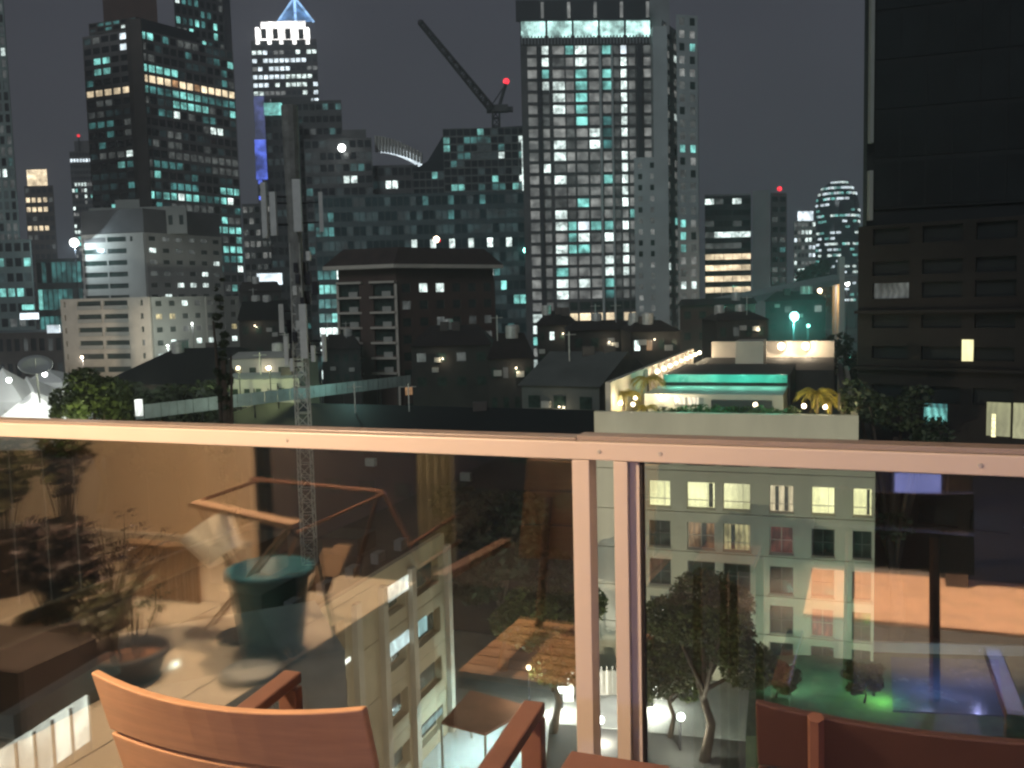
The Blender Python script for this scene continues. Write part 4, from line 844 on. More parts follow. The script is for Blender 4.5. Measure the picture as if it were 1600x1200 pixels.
# white lit tents and dish
root = thing('lit_marquee', 'bright white lit tent roofs at the left edge above the rail', 'tent', (XY(30, 88).x, 88, 0))
for x0, x1, ya, yb, Y in ((-30, 36, 628, 575, 86), (20, 62, 625, 588, 88), (38, 104, 598, 576, 94), (-10, 112, 660, 612, 82)):
    a = P(x0, ya, Y); b = P(x1, ya, Y); t_ = P((x0 + x1) / 2, yb, Y + 3); a2 = a + Vector((0, 6, 0)); b2 = b + Vector((0, 6, 0)); MB().add([a, b, b2, a2, t_, a + Vector((0, 0, -2.5)), b + Vector((0, 0, -2.5)), b2 + Vector((0, 0, -2.5)), a2 + Vector((0, 0, -2.5))], [(0, 1, 4), (1, 2, 4), (2, 3, 4), (3, 0, 4), (5, 6, 1, 0), (6, 7, 2, 1), (7, 8, 3, 2), (8, 5, 0, 3)]).build('tent_roof', 'white_paint', root)
for x, y_, e_ in ((14, 594, 900), (70, 585, 700), (126, 588, 350)):
    q = P(x, y_, 82); ball(q, .22).build('lamp_head', 'lamp_white', root); lightpt('bulb_light', root, q + Vector((0, -1.2, 1.0)), e_, (.95, 1, .92), .3)
for x in (8, 60, 108):
    q = P(x, 640, 84); MB().tube([(q.x, q.y, 0), q], .08, 6).build('support_leg', 'galv', root)
q = P(56, 576, 80); root = thing('satellite_dish', 'large grey satellite dish tilted to the sky among the white tents', 'satellite dish', (q.x, q.y, q.z - 3))
mB = MB(); mB.lathe([(.02, 0), (.5, .05), (1.0, .2), (1.35, .42), (1.35, .46), (1.0, .25), (.02, .05)], (0, 0, 0), 28); Rm = Matrix.Rotation(R_(32), 3, 'X') @ Matrix.Rotation(R_(14), 3, 'Y')
mB.v = [Rm @ v_ + q for v_ in mB.v]; mB.build('dish', 'dish', root, smooth=True); MB().tube([q, q - Vector((0, -.3, 3))], .08, 8).build('stand', 'galv', root); MB().tube([q, q + Rm @ Vector((0, 0, 1.1))], .03, 6).build('feed_arm', 'galv', root)
q = XY(1402, 64); tree('dark bare looking tree between the hotel roof and the brown podium', q.x, 64, 0, 22.5, 3.6, 61, 'leaf_dark', 2600, .22)
# trees
q = P(150, 690, 78); t_ = tree('round tree lit yellow green from below beside the tents', q.x, q.y, q.z - 6, 12.2, 4.4, 11, n=7000, size=.28)
lightpt('tree_light', t_, (q.x + 1, q.y - 6, q.z + 2.2), 700, (.9, 1, .5), .4)
q = XY(265, 92); tree('big black tree crown in front of the white apartments', q.x, q.y, 6, 13.5, 7, 12, 'leaf_dark', 7000, .35)
q = XY(344, 60); tree('slim dark cypress like tree standing left of the yard', q.x, q.y, 8, 20.8, .75, 13, 'leaf_dark', 6000, .16, stem=.1, column=True)
for i, (x, Y, h, r_) in enumerate(((1190, 118, 19, 6), (1300, 130, 22, 7), (1330, 112, 20, 6), (1250, 140, 20, 5.5), (1275, 420, 44, 12))):
    q = XY(x, Y); tree(['dark tree behind the left end of the hotel roof', 'wide dark tree right of the teal lamp', 'dark tree nearest the black tower', 'teal lit tree around the teal lamp', 'far dark tree crown under the domed tower'][i], q.x, q.y, 0, h, r_, 20 + i, 'leaf_dark' if i != 3 else 'leaf', 4500, .4 if i < 4 else 1.0)
q = XY(1096, 52); t1 = tree('big spreading tree in front of the hotel lit from below', q.x, 52, 0, 12.3, 4.3, 31, n=24000, size=.14, stem=.3)
lamp_pole('white street lamp under the big hotel tree', 1064, 1120, 53, 'lamp_white', .25, 700, (1, .97, .8))
lamp_pole('white street lamp left of the second rail post', 938, 1125, 55, 'lamp_white', .25, 600, (1, .97, .8))
q = XY(1040, 55); tree('smaller bright leaved tree left of the big hotel tree', q.x, 55, 0, 6.2, 2.8, 32, n=9000, size=.13)
q = XY(850, 56); tree('dark tree with lit lower leaves left of the rail posts', q.x, 56, 0, 9.5, 4.0, 33, n=14000, size=.16)
q = XY(770, 66); tree('dark tree beyond the beige building corner', q.x, 66, 0, 14, 5.2, 34, 'leaf_dark', 7000, .3)
q = XY(860, 78); tree('black tree behind the lower courtyard', q.x, 78, 0, 16, 5.5, 35, 'leaf_dark', 7000, .3)
q = GP(1350, 1098, 2.6); t2 = tree('small tree glowing bright green in the garden', q.x, q.y, 2.6, 2.4, 1.3, 36, n=4500, size=.16)
q = GP(1212, 1090, 2.6); tree('dark shrub tree left of the glowing green one', q.x, q.y, 2.6, 2.2, 1.4, 37, n=4000, size=.18)
q = XY(600, 118); t3 = tree('tree with a white garden lamp seen through the left glass', q.x, 118, 0, 7, 4, 38, n=3500, size=.35)
q = XY(545, 100); t4 = tree('low tree by the second garden lamp seen through the left glass', q.x, 100, 0, 5, 3, 39, n=3000, size=.3)
lamp_pole('white garden lamp with green leaves seen high in the left glass', 603, 742, 113, 'lamp_white', .35, 900, (.6, 1, .6))
lamp_pole('white garden lamp lower left of the other one in the left glass', 541, 785, 96, 'lamp_white', .35, 600, (.7, 1, .45))
lamp_pole('green garden spotlight among the glowing leaves', 1369, 1056, GP(1369, 1090, 2.6).y, 'lamp_white', .2, 260, (.35, 1, .25), zb=2.6)
lamp_pole('small white path lamp at the left of the garden', 1238, 1047, GP(1238, 1075, 2.6).y, 'lamp_white', .14, 60, (.5, 1, .7), zb=2.6)
lamp_pole('bright entrance lamp left of the rail posts', 878, 1076, 59, 'lamp_white', .3, 900, (1, .97, .86))
lamp_pole('bright entrance lamp right of the rail posts', 1020, 1078, 59, 'lamp_white', .3, 1100, (1, .97, .86))
lamp_pole('tall thin street lamp left of the rail posts', 826, 1043, 54, 'lamp_warm', .16, 240, (1, .95, .7))
# entrance wall, gate piers
root = thing('entrance_gate', 'pale gate wall with two floodlit piers below the rail posts', 'gate', (XY(950, 60).x, 60.5, 0))
for x, w_ in ((874, .9), (1019, .9), (922, .5), (972, .5)):
    q = XY(x, 60); MB().box((q.x, 60.6, 1.15), (w_, .7, 2.3)).build('pier', 'white_paint', root)
q = XY(945, 61); MB().box((q.x, 61.3, .9), (7, .25, 1.7)).build('wall', 'conc_pale', root)
for i in range(14):
    q = XY(885 + i * 9, 61); MB().box((q.x, 61, 1.2), (.06, .06, 1.9)).build('gate_bar', 'galv', root)
# red canopy + cyan lit yard
root = thing('carport', 'red roofed carport over a bright cyan lit yard at the bottom centre', 'carport', (XY(775, 50).x, 50, 0))
a = GP(690, 1132, 3); b = GP(758, 1150, 3); c_ = GP(832, 1108, 3); d_ = GP(735, 1082, 3)
MB().add([a, b, c_, d_] + [v_ + Vector((0, 0, .15)) for v_ in (a, b, c_, d_)], [(3, 2, 1, 0), (4, 5, 6, 7), (0, 1, 5, 4), (1, 2, 6, 5), (2, 3, 7, 6), (3, 0, 4, 7)]).build('canopy', 'canopy', root)
for v_ in (a, b, c_, d_): MB().tube([(v_.x, v_.y, 0), (v_.x, v_.y, v_.z)], .08, 8).build('post', 'galv', root)
lightpt('yard_light', root, GP(790, 1165, 0) + Vector((0, 0, 2.4)), 700, (.55, .9, 1), .4); lightpt('yard_light', root, GP(735, 1185, 0) + Vector((0, 0, 2.4)), 400, (.6, .95, 1), .4)
gl = [GP(640, 1230), GP(850, 1230), GP(860, 1112), GP(700, 1112)]
g = MB().prism([(q.x, q.y) for q in gl], .052, .09); struct(g.build('yard_paving', 'white_paint'))
# garden pool and pavilion
gl = [GP(1395, 1112, 2.6), GP(1570, 1120, 2.6), GP(1560, 1032, 2.6), GP(1392, 1028, 2.6)]
g = MB().prism([(q.x, q.y) for q in gl], 2.604, 2.66); struct(g.build('pool_water', 'water'))
root = thing('garden_wall', 'low pale wall along the back edge of the garden pool', 'wall', GP(1480, 1022, 2.6))
a = GP(1330, 1018, 2.6); b = GP(1600, 1026, 2.6); MB().prism([a.xy, b.xy, (b.x, b.y + .3), (a.x, a.y + .3)], 2.61, 3.3).build('wall', 'conc_pale', root)
lightpt('pool_light', root, GP(1450, 1080, 2.6) + Vector((0, 0, 2.2)), 260, (.40, .50, 1), .05); lightpt('pool_light', root, GP(1530, 1070, 2.6) + Vector((0, 0, 2.2)), 160, (.45, .45, 1), .05)
lightpt('garden_light', root, GP(1230, 1075, 2.6) + Vector((0, 0, 2.5)), 200, (.35, .95, .75), .05); lightpt('garden_light', root, GP(1300, 1070, 2.6) + Vector((0, 0, 2.5)), 200, (.3, .95, .65), .05)  # bare lights added above the lawn to colour it
# dark balconied house right
A1 = XY(1385, 76); A2 = XY(1900, 64); zt = Z(1440, 742, 75)
root, c = building('terrace_house', 'unlit dark house with deep terraces at the right below the rail', [A1, A2, A2 + Vector((4, 9)), A1 + Vector((4, 9))], 0, zt, 'pitch', cat='house')
facade(root, A1, A2, .3, zt, 4, 6, lambda r_, c_: ('orange' if (r_, c_) == (1, 3) else 'pitch'), 'podium_wall', .8, .62, sep=99, center=c, off=.8, thick=.7)
MB().prism([A1 + Vector((-1.2, -1.2)), A2 + Vector((0, -1.2)), A2 + Vector((4, 9)), A1 + Vector((4, 9))], zt, zt + .4).build('roof', 'roof_dark', root)
ball(P(1408, 800, 74), .22).build('wall_lamp', 'lamp_warm', root); ball(P(1442, 812, 73.5), .12).build('wall_lamp', 'lamp_white', root)
lightpt('bulb_light', root, P(1408, 800, 73), 60, (1, .95, .7), .1); done(root)
# lamps added in the streets to brighten the hotel and beige facades
lamp_pole('added pole lamp in the street before the hotel front', 905, 1190, 41, 'lamp_white', .2, 0, (1, 1, .85))
fl = lightpt('hotel_flood', None, (-6, 22, 7), 25000, (1, .91, .66), 1.5, 'SPOT', to=(14, 63, 10), size=48); 
root = thing('added_floodlight', 'added unseen floodlight brightening the hotel front', 'floodlight', (-6, 22, 0))
MB().tube([(-6, 21.6, 0), (-6, 21.6, 7)], .09, 8).build('pole', 'metal_dark', root); MB().box((-6, 21.7, 7.1), (.5, .35, .4)).build('housing', 'metal_dark', root); fl.parent = root; fl.location = Vector((-6, 22, 7)) - Vector((-6, 22, 0))
root = thing('added_floodlight', 'second added unseen floodlight, brightening the beige apartment block', 'floodlight', (6, 30, 0))
MB().tube([(6.3, 30, 0), (6.3, 30, 6)], .09, 8).build('pole', 'metal_dark', root); MB().box((6.2, 30, 6.1), (.5, .35, .4)).build('housing', 'metal_dark', root)
lightpt('lamp_light', root, (5.8, 30, 6), 6500, (1, .90, .68), .8, 'SPOT', to=(-7, 50, 7), size=85)

# ================================================================== OUR OWN BALCONY
def bprism(nm, u0, u1, w0, w1, z0, z1, m_, parent=None, bevel=0):
    pts = [BW(u0, w0), BW(u1, w0), BW(u1, w1), BW(u0, w1)]; return MB().prism([(p_.x, p_.y) for p_ in pts], z0, z1).build(nm, m_, parent, bevel=bevel)
UD = HIT(392, 760, -2.4)[0]     # left jamb of the sliding door
struct(bprism('balcony_slab', -9, 6, -.05, 2.39, FLZ - .25, FLZ - .004, 'conc_grey'))
fl_ = bpy.data.objects.new('balcony_floor', None); COL.objects.link(fl_); fl_.location = (*BW(0, 1.2).xy, FLZ); fl_['kind'] = 'structure'
tm = {}
for i in range(24):
    for j in range(4):
        u0 = -8.9 + i * .6; w0 = -.02 + j * .6; pts = [BW(u0 + .003, w0 + .003), BW(u0 + .597, w0 + .003), BW(u0 + .597, w0 + .597), BW(u0 + .003, w0 + .597)]
        if not tm: tm['m'] = MB().prism([(p_.x - pts[0].x, p_.y - pts[0].y) for p_ in pts], 0, .012).mesh('floor_tile', 'floor_tile')
        o = bpy.data.objects.new('floor_tile', tm['m']); COL.objects.link(o); o.parent = fl_; o.location = Vector((pts[0].x, pts[0].y, FLZ)) - Vector(fl_.location)
root = thing('balcony_floor_shade', 'unlit floor drawn as a dark rug lying on the right part of the balcony floor', 'shade_sheet', BW(2, 1.2, FLZ)); bprism('shade_sheet', VF(445, 1050)[0], 4.2, .08, 2.385, FLZ + .013, FLZ + .022, 'gasket', root)  # dark sheet stands in for shade on the unlit tiles
root = thing('balcony_wall', 'tan rendered wall of the balcony seen mirrored in the left glass panel', 'wall', BW(-4, 2.5, FLZ))
bprism('wall', -9, UD, 2.4, 2.6, FLZ, FLZ + 2.8, 'bal_wall', root); bprism('skirting', -9, UD - .01, 2.36, 2.398, FLZ + .013, FLZ + .16, 'skirting', root)
root = thing('end_wall', 'end wall closing the left end of the balcony', 'wall', BW(-8.9, 1.2, FLZ)); bprism('wall', -9.1, -8.9, -.2, 2.39, FLZ + .013, FLZ + 2.8, 'bal_wall', root)
struct(bprism('balcony_ceiling', -9, 6, -.3, 7, FLZ + 2.81, FLZ + 3.0, 'white_paint'))
# room behind the camera
root = thing('living_room', 'dim living room with a pool of light put into the floor colour behind the sliding door, mirrored in the glass', 'room', BW(2, 4.5, FLZ))
bprism('floor', UD, 6, 2.4, 7, FLZ - .2, FLZ + .005, 'unlit_floor', root); bprism('lit_floor_patch', VF(1262, 930)[0], 3.6, 2.43, VF(1430, 905)[1], FLZ + .006, FLZ + .02, 'lit_floor', root); bprism('back_wall', UD, 6, 6.9, 7.1, FLZ + .01, FLZ + 2.8, 'room_wall', root)  # pale patch in a dark floor: pool of light put into the colours
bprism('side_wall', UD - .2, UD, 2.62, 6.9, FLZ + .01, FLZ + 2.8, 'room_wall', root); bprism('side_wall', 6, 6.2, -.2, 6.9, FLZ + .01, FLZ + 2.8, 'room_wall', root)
root = thing('sliding_door', 'dark framed sliding door open behind the camera', 'door', BW(1, 2.45, FLZ))
for u in (UD + .03, 4.0): bprism('frame', u, u + .06, 2.42, 2.48, FLZ + .006, FLZ + 2.8, 'metal_dark', root)
root = thing('curtain', 'pale curtain hanging at the edge of the sliding door', 'curtain', BW(HIT(690, 760, -2.6)[0], 2.6, FLZ))
u0 = HIT(652, 760, -2.65)[0]; u1 = HIT(712, 760, -2.65)[0]; v = []; 
for i in range(25):
    u = u0 + (u1 - u0) * i / 24; w = 2.65 + .03 * math.sin(i * 1.3)
    for z_ in (FLZ + .03, FLZ + 2.6): v.append(BW(u, w, z_))
MB().add(v, [(2 * i, 2 * i + 2, 2 * i + 3, 2 * i + 1) for i in range(24)]).build('cloth', 'curtain_olive', root)
root = thing('television', 'blue glowing television in the dark living room, mirrored in the right glass', 'television', BW(3, 5.8, FLZ))
u0, z1_ = HIT(1398, 738, -5.0); u1, z0_ = HIT(1512, 785, -5.0)
bprism('screen', u0, u1, 4.98, 5.0, z0_, z1_, 'tv_blue', root); bprism('casing', u0 - .03, u1 + .03, 5.001, 5.05, z0_ - .03, z1_ + .03, 'metal_dark', root); bprism('stand', (u0 + u1) / 2 - .2, (u0 + u1) / 2 + .2, 4.99, 5.05, FLZ + .006, z0_ - .031, 'metal_dark', root)
root = thing('added_blue_light', 'added bluish light above the television, tinting the railing', 'lamp', BW(1.6, 4.9, FLZ + 2.0))  # unseen source added to tint the railing lilac
p_ = BW(1.6, 4.9, FLZ + 2.0); MB().box(p_, (.3, .06, .08), -TH).build('housing', 'metal_dark', root); lightpt('bulb_light', root, BW(1.6, 4.75, FLZ + 2.0), 95, (.42, .48, 1))
# dark side table in the room (mirrored at the right)
root = thing('dining_table', 'dark wooden dining table inside the room, legs mirrored at the right edge', 'table', BW(2.6, 3.4, FLZ))
u0, w0 = VF(1490, 985); w0 = 3.1; u0 = HIT(1494, 935, -3.1)[0]; bprism('tabletop', u0 - .12, u0 + .9, w0 - .08, w0 + .5, FLZ + .70, FLZ + .74, 'metal_dark', root)
for du in (0, .42, .85):
    for dw in (0, .4): bprism('leg', u0 + du - .05, u0 + du + .05, w0 + dw - .04, w0 + dw + .04, FLZ + .021, FLZ + .70, 'metal_dark', root)

# railing: posts, rail, glass panels
u0, zt_ = HIT(800, 686, .03)
root = thing('balcony_railing', 'cream metal balcony railing with flat top rail and two close posts', 'railing', BW(0, 0, FLZ))
zr1 = 26.674; zr0 = 26.632
o = bprism('top_rail', -4.2, 3.4, -.032, .03, zr0, zr1, 'rail_paint', root, bevel=.003)
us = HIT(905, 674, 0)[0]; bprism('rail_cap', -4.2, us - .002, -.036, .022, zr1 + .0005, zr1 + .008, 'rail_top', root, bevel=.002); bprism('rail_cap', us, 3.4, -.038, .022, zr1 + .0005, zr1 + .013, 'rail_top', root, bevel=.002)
for u in (pu_ for pu_ in (-3.2, -1.9, -.62, .22, .36, 1.0, 2.2)):
    q = BW(u, .0305, (zr0 + zr1) / 2); Mr = Matrix.Rotation(-TH, 3, 'Z') @ Matrix.Rotation(R_(90), 3, 'X'); mB = MB(); mB.lathe([(.001, .002), (.004, .002), (.005, 0)], (0, 0, 0), 10); mB.v = [Mr @ v_ + q for v_ in mB.v]; mB.build('screw', 'galv', root)
pu = [HIT(893, 730, .03)[0], HIT(920, 730, .03)[0], HIT(958, 730, .03)[0], HIT(980, 730, .03)[0]]
for i, (a, b) in enumerate(((pu[0], pu[1]), (pu[2], pu[3]))):
    bprism('post', a, b, -.035, .028, FLZ + .013, zr0 - .001, 'rail_paint', root, bevel=.002)
ue = HIT(1003, 730, 0)[0]
bprism('glazing_channel', pu[3] + .001, ue - .004, -.012, .012, FLZ + .013, zr0 - .001, 'rail_paint', root)
bprism('gasket', ue - .003, ue + .004, -.011, .011, FLZ + .05, zr0 - .001, 'gasket', root)
for nm, a, b in (('glass_panel', -4.15, pu[0] - .004), ('glass_panel', ue + .005, 3.35)):
    bprism(nm, a, b, -.006, .006, FLZ + .05, zr0 - .002, 'rail_glass', root)
bprism('bottom_rail', -4.2, pu[0] - .004, -.02, .02, FLZ + .013, FLZ + .05, 'rail_paint', root); bprism('bottom_rail', ue + .005, 3.4, -.02, .02, FLZ + .013, FLZ + .05, 'rail_paint', root)

# chairs
def chair(label, px_tl, d_tl, fwd, woodm, framem, width=.50, ah=.685, aw=.045, bow_=.035, lf=.03, fs=1.0, group='wooden balcony armchairs'):
    f2 = Vector((*fwd, 0)).normalized(); r2 = Vector((f2.y, -f2.x, 0))
    tl = EYE + ray(*px_tl) * d_tl     # top left corner of the back
    base = Vector((tl.x, tl.y, FLZ)) + r2 * (width / 2) + f2 * .28
    root = thing('armchair', label, 'chair', (base.x, base.y, FLZ), group); hz_ = tl.z - FLZ; tan_r = .30
    def q(r_, f_, z_): return base + r2 * r_ + f2 * f_ + Vector((0, 0, z_))
    nb = 12; zl = [(hz_, hz_ - .105), (hz_ - .112, hz_ - .217), (hz_ - .224, hz_ - .33)]
    if fs < 1: zl = zl[:2]
    for z1_, z0_ in zl:
        v = []
        for i in range(nb + 1):
            s_ = i / nb * 2 - 1; bow = -bow_ * (1 - s_ * s_); 
            for dz, th in ((z1_, 0), (z1_, .016), (z0_, .016), (z0_, 0)):
                v.append(q(s_ * width / 2, -.28 + bow + (hz_ - dz) * tan_r + th, dz - (.012 * (1 - s_ * s_) if dz == z1_ and z1_ == hz_ else 0)))
        f = []
        for i in range(nb):
            b_ = 4 * i; f += [(b_ + k, b_ + (k + 1) % 4, b_ + 4 + (k + 1) % 4, b_ + 4 + k) for k in range(4)]
        f += [(0, 3, 2, 1), (4 * nb, 4 * nb + 1, 4 * nb + 2, 4 * nb + 3)]
        MB().add(v, f).build('back_slat', woodm, root, bevel=.003)
    bz = hz_ - .33
    for s_ in (-1, 1):
        rr = s_ * (width / 2 - .10)
        M = MB(); M.tube([q(rr, -.28 + .035 + lf, hz_ - .12), q(rr, -.28 + (hz_ - .44) * tan_r + lf, .44), q(rr, -.20, 0.016)], .014, 6); M.build('rear_leg', framem, root)
        # arm: flat board with front leg
        rr = s_ * (width / 2 + aw); a_ = q(rr, -.17, ah); b_ = q(rr, .34 * fs, ah + .02); M = MB(); d = (b_ - a_); sd = r2 * .022; up = Vector((0, 0, .024))
        M.add([a_ - sd, a_ + sd, b_ + sd, b_ - sd] + [x + up for x in (a_ - sd, a_ + sd, b_ + sd, b_ - sd)], [(3, 2, 1, 0), (4, 5, 6, 7), (0, 1, 5, 4), (1, 2, 6, 5), (2, 3, 7, 6), (3, 0, 4, 7)]); M.build('arm', framem, root, bevel=.004)
        M = MB(); ang = math.atan2(f2.y, f2.x); c_ = q(rr, .325 * fs, (ah + .014) / 2 + .008); M.box((c_.x, c_.y, c_.z), (.03, .044, ah - .004), ang); M.build('front_leg', framem, root, bevel=.003)
    for i in range(7):
        c_ = q(0, -.12 + i * .07 * fs, .43); MB().box(c_, (.058, width - .01, .018), math.atan2(f2.y, f2.x)).build('seat_slat', woodm, root)
    for f_ in (-.165, .31):
        c_ = q(0, f_ * fs, .40); MB().box(c_, (.028, width, .035), math.atan2(f2.y, f2.x)).build('seat_rail', framem, root)
    if fs < 1:
        v0, v1 = q(-width * .31, -.293, hz_ - .004), q(-width * .31, -.293 + .217 * tan_r, hz_ - .217); MB().tube([v0, v1], .011, 6).build('back_brace', 'chair_frame', root)
    return root
chair('wooden slatted armchair at the bottom left facing the railing', (141, 1051), 1.43, (.33, .944), 'chair_wood', 'chair_frame', .47)
chair('armchair with shade put into its colour, partly in view at the bottom right', (1180, 1098), 1.28, (.35, .94), 'chair_shaded', 'chair_frame', .42, ah=.54, bow_=.005, fs=.85)  # darker than the first chair: its shade is put into the colour
# small table at the bottom
q = EYE + ray(932, 1185) * 1.55
root = thing('side_table', 'small dark wooden side table at the bottom between the two armchairs', 'table', (q.x, q.y, FLZ)); zt_ = q.z
MB().box((q.x, q.y - .10, zt_ - .012), (.17, .22, .022), -TH).build('tabletop', 'chair_frame', root, bevel=.003)
for dx, dy in ((-.06, -.18), (.06, -.18), (-.06, -.02), (.06, -.02)): MB().box((q.x + dx, q.y + dy, (FLZ + .013 + zt_ - .024) / 2), (.024, .024, zt_ - .024 - FLZ - .013), -TH).build('leg', 'chair_frame', root)

# things at the left end of the balcony, seen as reflections
u0, w0 = VF(428, 1022); pz = BW(u0, w0, FLZ + .014)
root = thing('planter', 'tall teal planter mirrored in the left glass panel', 'planter', pz)
MB().lathe([(.001, 0), (.13, 0), (.175, .35), (.19, .35), (.19, .38), (.165, .38), (.155, .32), (.001, .31)], pz, 28).build('pot', 'teal_pot', root, smooth=True)
root = thing('stool', 'grey round stone stool standing beside the teal planter', 'stool', BW(*VF(392, 1062), FLZ + .014)); q = Vector(root.location)
MB().lathe([(.001, 0), (.10, 0), (.12, .01), (.12, .025), (.11, .035), (.001, .035)], q, 28).build('drum', 'grey_stone', root, smooth=True)
# table lamp with tilted shade
ul, zl_ = HIT(338, 846, -w0 - .1); q = BW(ul, w0 + .1, zl_); b_ = BW(ul + .12, w0 + .1, FLZ + .014)
root = thing('floor_lamp', 'low lamp with tilted cream drum shade beside the teal planter', 'lamp', b_)
mB = MB(); mB.lathe([(.085, -.085), (.125, .085), (.121, .085), (.081, -.085)], (0, 0, 0), 24); Rm = Matrix.Rotation(R_(38), 3, Vector((Gn.x, Gn.y, 0))); mB.v = [Rm @ v_ + q for v_ in mB.v]; mB.build('lamp_shade', 'shade', root, smooth=True)
MB().tube([q, (q + b_) / 2 + Vector((0, 0, .15)), b_], .012, 8).build('stem', 'metal_dark', root); MB().lathe([(.001, 0), (.11, 0), (.11, .02), (.001, .025)], b_, 20).build('base', 'metal_dark', root)
# folding table: light bar and crossing legs
wT = w0 - .1; uA, zA = HIT(297, 792, -wT - .25); uB, zB = HIT(456, 822, -wT)
root = thing('folding_table', 'light wooden folding table with crossed legs mirrored above the teal planter', 'table', BW(uB, wT, FLZ))
pA = BW(uA, wT + .25, zA); pB = BW(uB, wT, zA)
dv = (pB - pA); sd = Vector((Gn.x, Gn.y, 0)) * .07
MB().add([pA, pB, pB + sd, pA + sd] + [x + Vector((0, 0, .022)) for x in (pA, pB, pB + sd, pA + sd)], [(3, 2, 1, 0), (4, 5, 6, 7), (0, 1, 5, 4), (1, 2, 6, 5), (2, 3, 7, 6), (3, 0, 4, 7)]).build('tabletop', 'wood_light', root)
for s_ in (0, 1):
    o_ = sd * (s_ * .9 + .05); a_ = pA + o_ + dv * .1; c_ = pB + o_ - dv * .05
    MB().tube([a_, Vector((c_.x, c_.y, FLZ + .02))], .006, 6).build('leg', 'wood_light', root); MB().tube([c_, Vector((a_.x, a_.y, FLZ + .02))], .006, 6).build('leg', 'wood_light', root)
MB().tube([pB + sd * .1, pB + sd * .1 + Vector((Gt.x, Gt.y, 0)) * .12 + Vector((0, 0, -.1)), Vector((pB.x, pB.y, FLZ + .1)) + Vector((Gt.x, Gt.y, 0)) * .2], .008, 6).build('brace', 'metal_dark', root)
# drying rack
def hp(px_, py_, w): u, z_ = HIT(px_, py_, -w); return BW(u, w, max(z_, FLZ + .02))
root = thing('drying_rack', 'thin dark metal folding rack mirrored in the middle of the left glass', 'rack', BW(*VF(600, 960), FLZ))
for pa, pb_ in (((600, 768), (700, 972)), ((604, 770), (468, 830)), ((592, 772), (556, 900)), ((392, 748), (600, 768)), ((297, 788), (400, 752)), ((468, 830), (440, 900)), ((640, 852), (712, 806)), ((660, 884), (720, 845))):
    MB().tube([hp(*pa, 1.7), hp(*pb_, 1.75)], .010, 6).build('tube', 'chair_frame', root)
root = thing('wooden_offcuts', 'two light wooden boards leaning beside the teal planter', 'boards', BW(*VF(500, 930), FLZ))
for x0, y0, x1, y1, w_ in ((497, 925, 520, 858, .05), (516, 900, 536, 852, .04)):
    a_ = hp(x0, y0, 1.35); b2_ = hp(x1, y1, 1.4); s_ = Vector((Gt.x, Gt.y, 0)) * w_ ; n_ = Vector((Gn.x, Gn.y, 0)) * .012
    MB().add([a_ - s_, a_ + s_, b2_ + s_, b2_ - s_, a_ - s_ + n_, a_ + s_ + n_, b2_ + s_ + n_, b2_ - s_ + n_], [(0, 1, 2, 3), (7, 6, 5, 4), (0, 4, 5, 1), (1, 5, 6, 2), (2, 6, 7, 3), (3, 7, 4, 0)]).build('board', 'wood_light', root)
# slatted bench / fence strip low on the wall
root = thing('slatted_crate', 'low slatted wooden crate against the tan wall', 'crate', BW(*VF(262, 935), FLZ))
for i in range(9):
    u, w_ = VF(212 + i * 12.5, 935 + i * 1.5); p_ = BW(u, w_, FLZ + .014); MB().box((p_.x, p_.y, FLZ + .16), (.035, .015, .28), -TH).build('slat', 'wood_slat', root)
u0c, w0c = VF(206, 935); u1c, w1c = VF(318, 948); a_ = BW(u0c, w0c, FLZ + .31); b2_ = BW(u1c, w1c, FLZ + .31); MB().tube([a_, b2_], .02, 4).build('top_bar', 'wood_slat', root)
# potted plants
def pot_plant(label, px_, py_, rp_, hp_, hplant, rpl, seed, leafm, n=900, lsize=.028, potm='pot_dark', fixed_w=None, nb=14, sp=1.0):
    u, w = VF(px_, py_); q = BW(u, w, FLZ + .014); rng = np.random.default_rng(seed)
    root = thing('potted_plant', label, 'plant', q)
    MB().lathe([(.001, 0), (rp_ * .8, 0), (rp_, hp_), (rp_ * 1.08, hp_), (rp_ * 1.08, hp_ + .02), (rp_ * .94, hp_ + .02), (rp_ * .9, hp_ - .03)], q, 28).build('pot', potm, root, smooth=True)
    MB().lathe([(rp_ * .905, hp_ - .03), (.001, hp_ - .015)], q, 28).build('soil', 'soil', root)
    br = MB(); cl = []
    for i in range(nb):
        an = rng.uniform(0, 6.28); lean = rng.uniform(.1, 1) * rpl; top = q + Vector((lean * math.cos(an), lean * math.sin(an), hp_ + hplant * rng.uniform(.4, 1)))
        p0_ = q + Vector((.3 * rp_ * math.cos(an), .3 * rp_ * math.sin(an), hp_ - .03)); mid = p0_.lerp(top, .5) + Vector((rng.normal() * .03, rng.normal() * .03, .05))
        br.tube([p0_, mid, top], [.006, .005, .002], 5)
        for k in range(4): cl.append((tuple(mid.lerp(top, k / 3) + Vector(rng.normal(size=3) * .03)), .045 * sp + .03 * rng.random()))
    br.build('stem', 'trunk', root, kind='stuff'); v, f = leaf_mesh(cl, n, lsize, rng); MB().add(v, f).build('foliage', leafm, root, kind='stuff'); return root
pot_plant('plum leaved shrub in a dark pot mirrored at the left', 95, 1010, .17, .12, .42, .17, 51, 'plum_leaf', 2600, .026, nb=26)
pot_plant('wide dark bowl with red brown soil and thin twigs', 200, 1062, .165, .10, .32, .30, 52, 'plant_leaf', 260, .02, nb=12)
pot_plant('tall thin leafy plant against the tan wall', 108, 900, .10, .3, .95, .16, 53, 'plum_leaf', 900, .03, nb=14)
pot_plant('leggy plant at the far left with curled leaves', 12, 930, .14, .3, .7, .3, 54, 'plant_leaf', 800, .035, nb=12)
pot_plant('wiry twig plant in front of the slatted crate', 175, 985, .09, .12, .45, .30, 55, 'plum_leaf', 300, .018, nb=18)
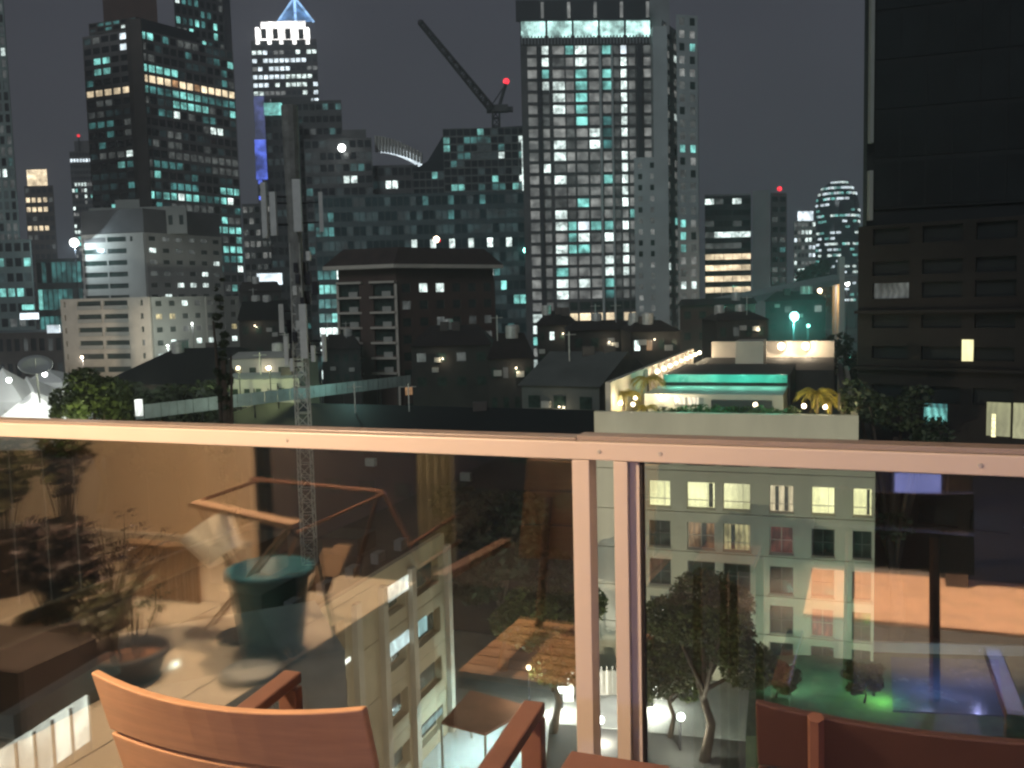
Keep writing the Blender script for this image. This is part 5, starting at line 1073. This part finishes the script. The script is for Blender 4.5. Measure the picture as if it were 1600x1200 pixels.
root = thing('trough_planter', 'big dark trough planter mirrored at the lower left', 'planter', BW(*VF(40, 1120), FLZ + .014))
u, w = VF(40, 1120); bprism('trough', u - .42, u + .18, w - .16, w + .2, FLZ + .014, FLZ + .26, 'pot_dark', root)

# balcony lamp and room lamp
root = thing('pendant_lamp', 'warm round pendant lamp over the left part of the balcony', 'lamp', BW(-1.5, 1.7, FLZ + 2.4))
p_ = BW(-1.5, 1.7, FLZ + 2.45); MB().tube([p_, p_ + Vector((0, 0, .35))], .008, 6).build('cord', 'metal_dark', root); ball(p_, .07).build('globe', 'lamp_warm', root)
lightpt('bulb_light', root, p_ - Vector((0, 0, .12)), 350, (1, .68, .42), .05)
root = thing('ceiling_lamp', 'warm ceiling lamp in the living room behind the camera', 'lamp', BW(2.0, 3.3, FLZ + 2.8))
p_ = BW(2.0, 3.3, FLZ + 2.55); MB().tube([p_, p_ + Vector((0, 0, .25))], .01, 6).build('cord', 'metal_dark', root); ball(p_, .07).build('globe', 'lamp_warm', root)
lightpt('bulb_light', root, BW(2.0, 3.3, FLZ + 2.4), 22, (1, .70, .60), .05)
root = thing('added_downlight', 'added warm spot making the light pool on the doorway floor behind the camera', 'lamp', BW(2.2, 2.75, FLZ + 2.8))  # unseen spot, added to brighten the doorway floor
uu, ww = VF(1400, 950); p_ = BW(uu, ww, FLZ + 2.78); MB().lathe([(.001, .03), (.06, .03), (.065, 0), (.05, 0), (.045, .02), (.001, .02)], p_, 16).build('housing', 'metal_dark', root)
lightpt('bulb_light', root, p_ - Vector((0, 0, .03)), 3200, (1, .72, .48), .05, 'SPOT', to=p_ - Vector((-.1, 0, 2)), size=40)
root = thing('added_downlight', 'added warm spot making the light pool on the left end of the balcony floor', 'lamp', BW(-2.2, 1.2, FLZ + 2.8))  # unseen spot, added to brighten the left part of the floor
uu, ww = VF(330, 1035); p_ = BW(uu, ww, FLZ + 2.78); MB().lathe([(.001, .03), (.06, .03), (.065, 0), (.05, 0), (.045, .02), (.001, .02)], p_, 16).build('housing', 'metal_dark', root)
lightpt('bulb_light', root, p_ - Vector((0, 0, .03)), 260, (1, .78, .55), .05, 'SPOT', to=p_ - Vector((0, 0, 2)), size=60)

# ------------------------------------------------------------------ groups of repeats
PH = {'street_lamp': 'street lamps and pole lights in the city', 'yard_lamp': 'yard lamps left of the mast', 'tree': 'trees growing between the buildings', 'palm_tree': 'palms on the hotel roof garden',
      'potted_plant': 'potted plants at the left end of the balcony', 'house': 'low dark houses between the towers', 'office_block': 'far office blocks on the skyline', 'added_floodlight': 'floodlights added to brighten facades',
      'added_downlight': 'downlights added for pools of light', 'apartment_building': 'pale apartment blocks at the left', 'office_tower': 'far office towers on the skyline'}
for o in list(bpy.data.objects):
    if o.parent is None and o.get('label') and 'group' not in o:
        k = o.name.split('.')[0]
        if k in PH: o['group'] = PH[k]
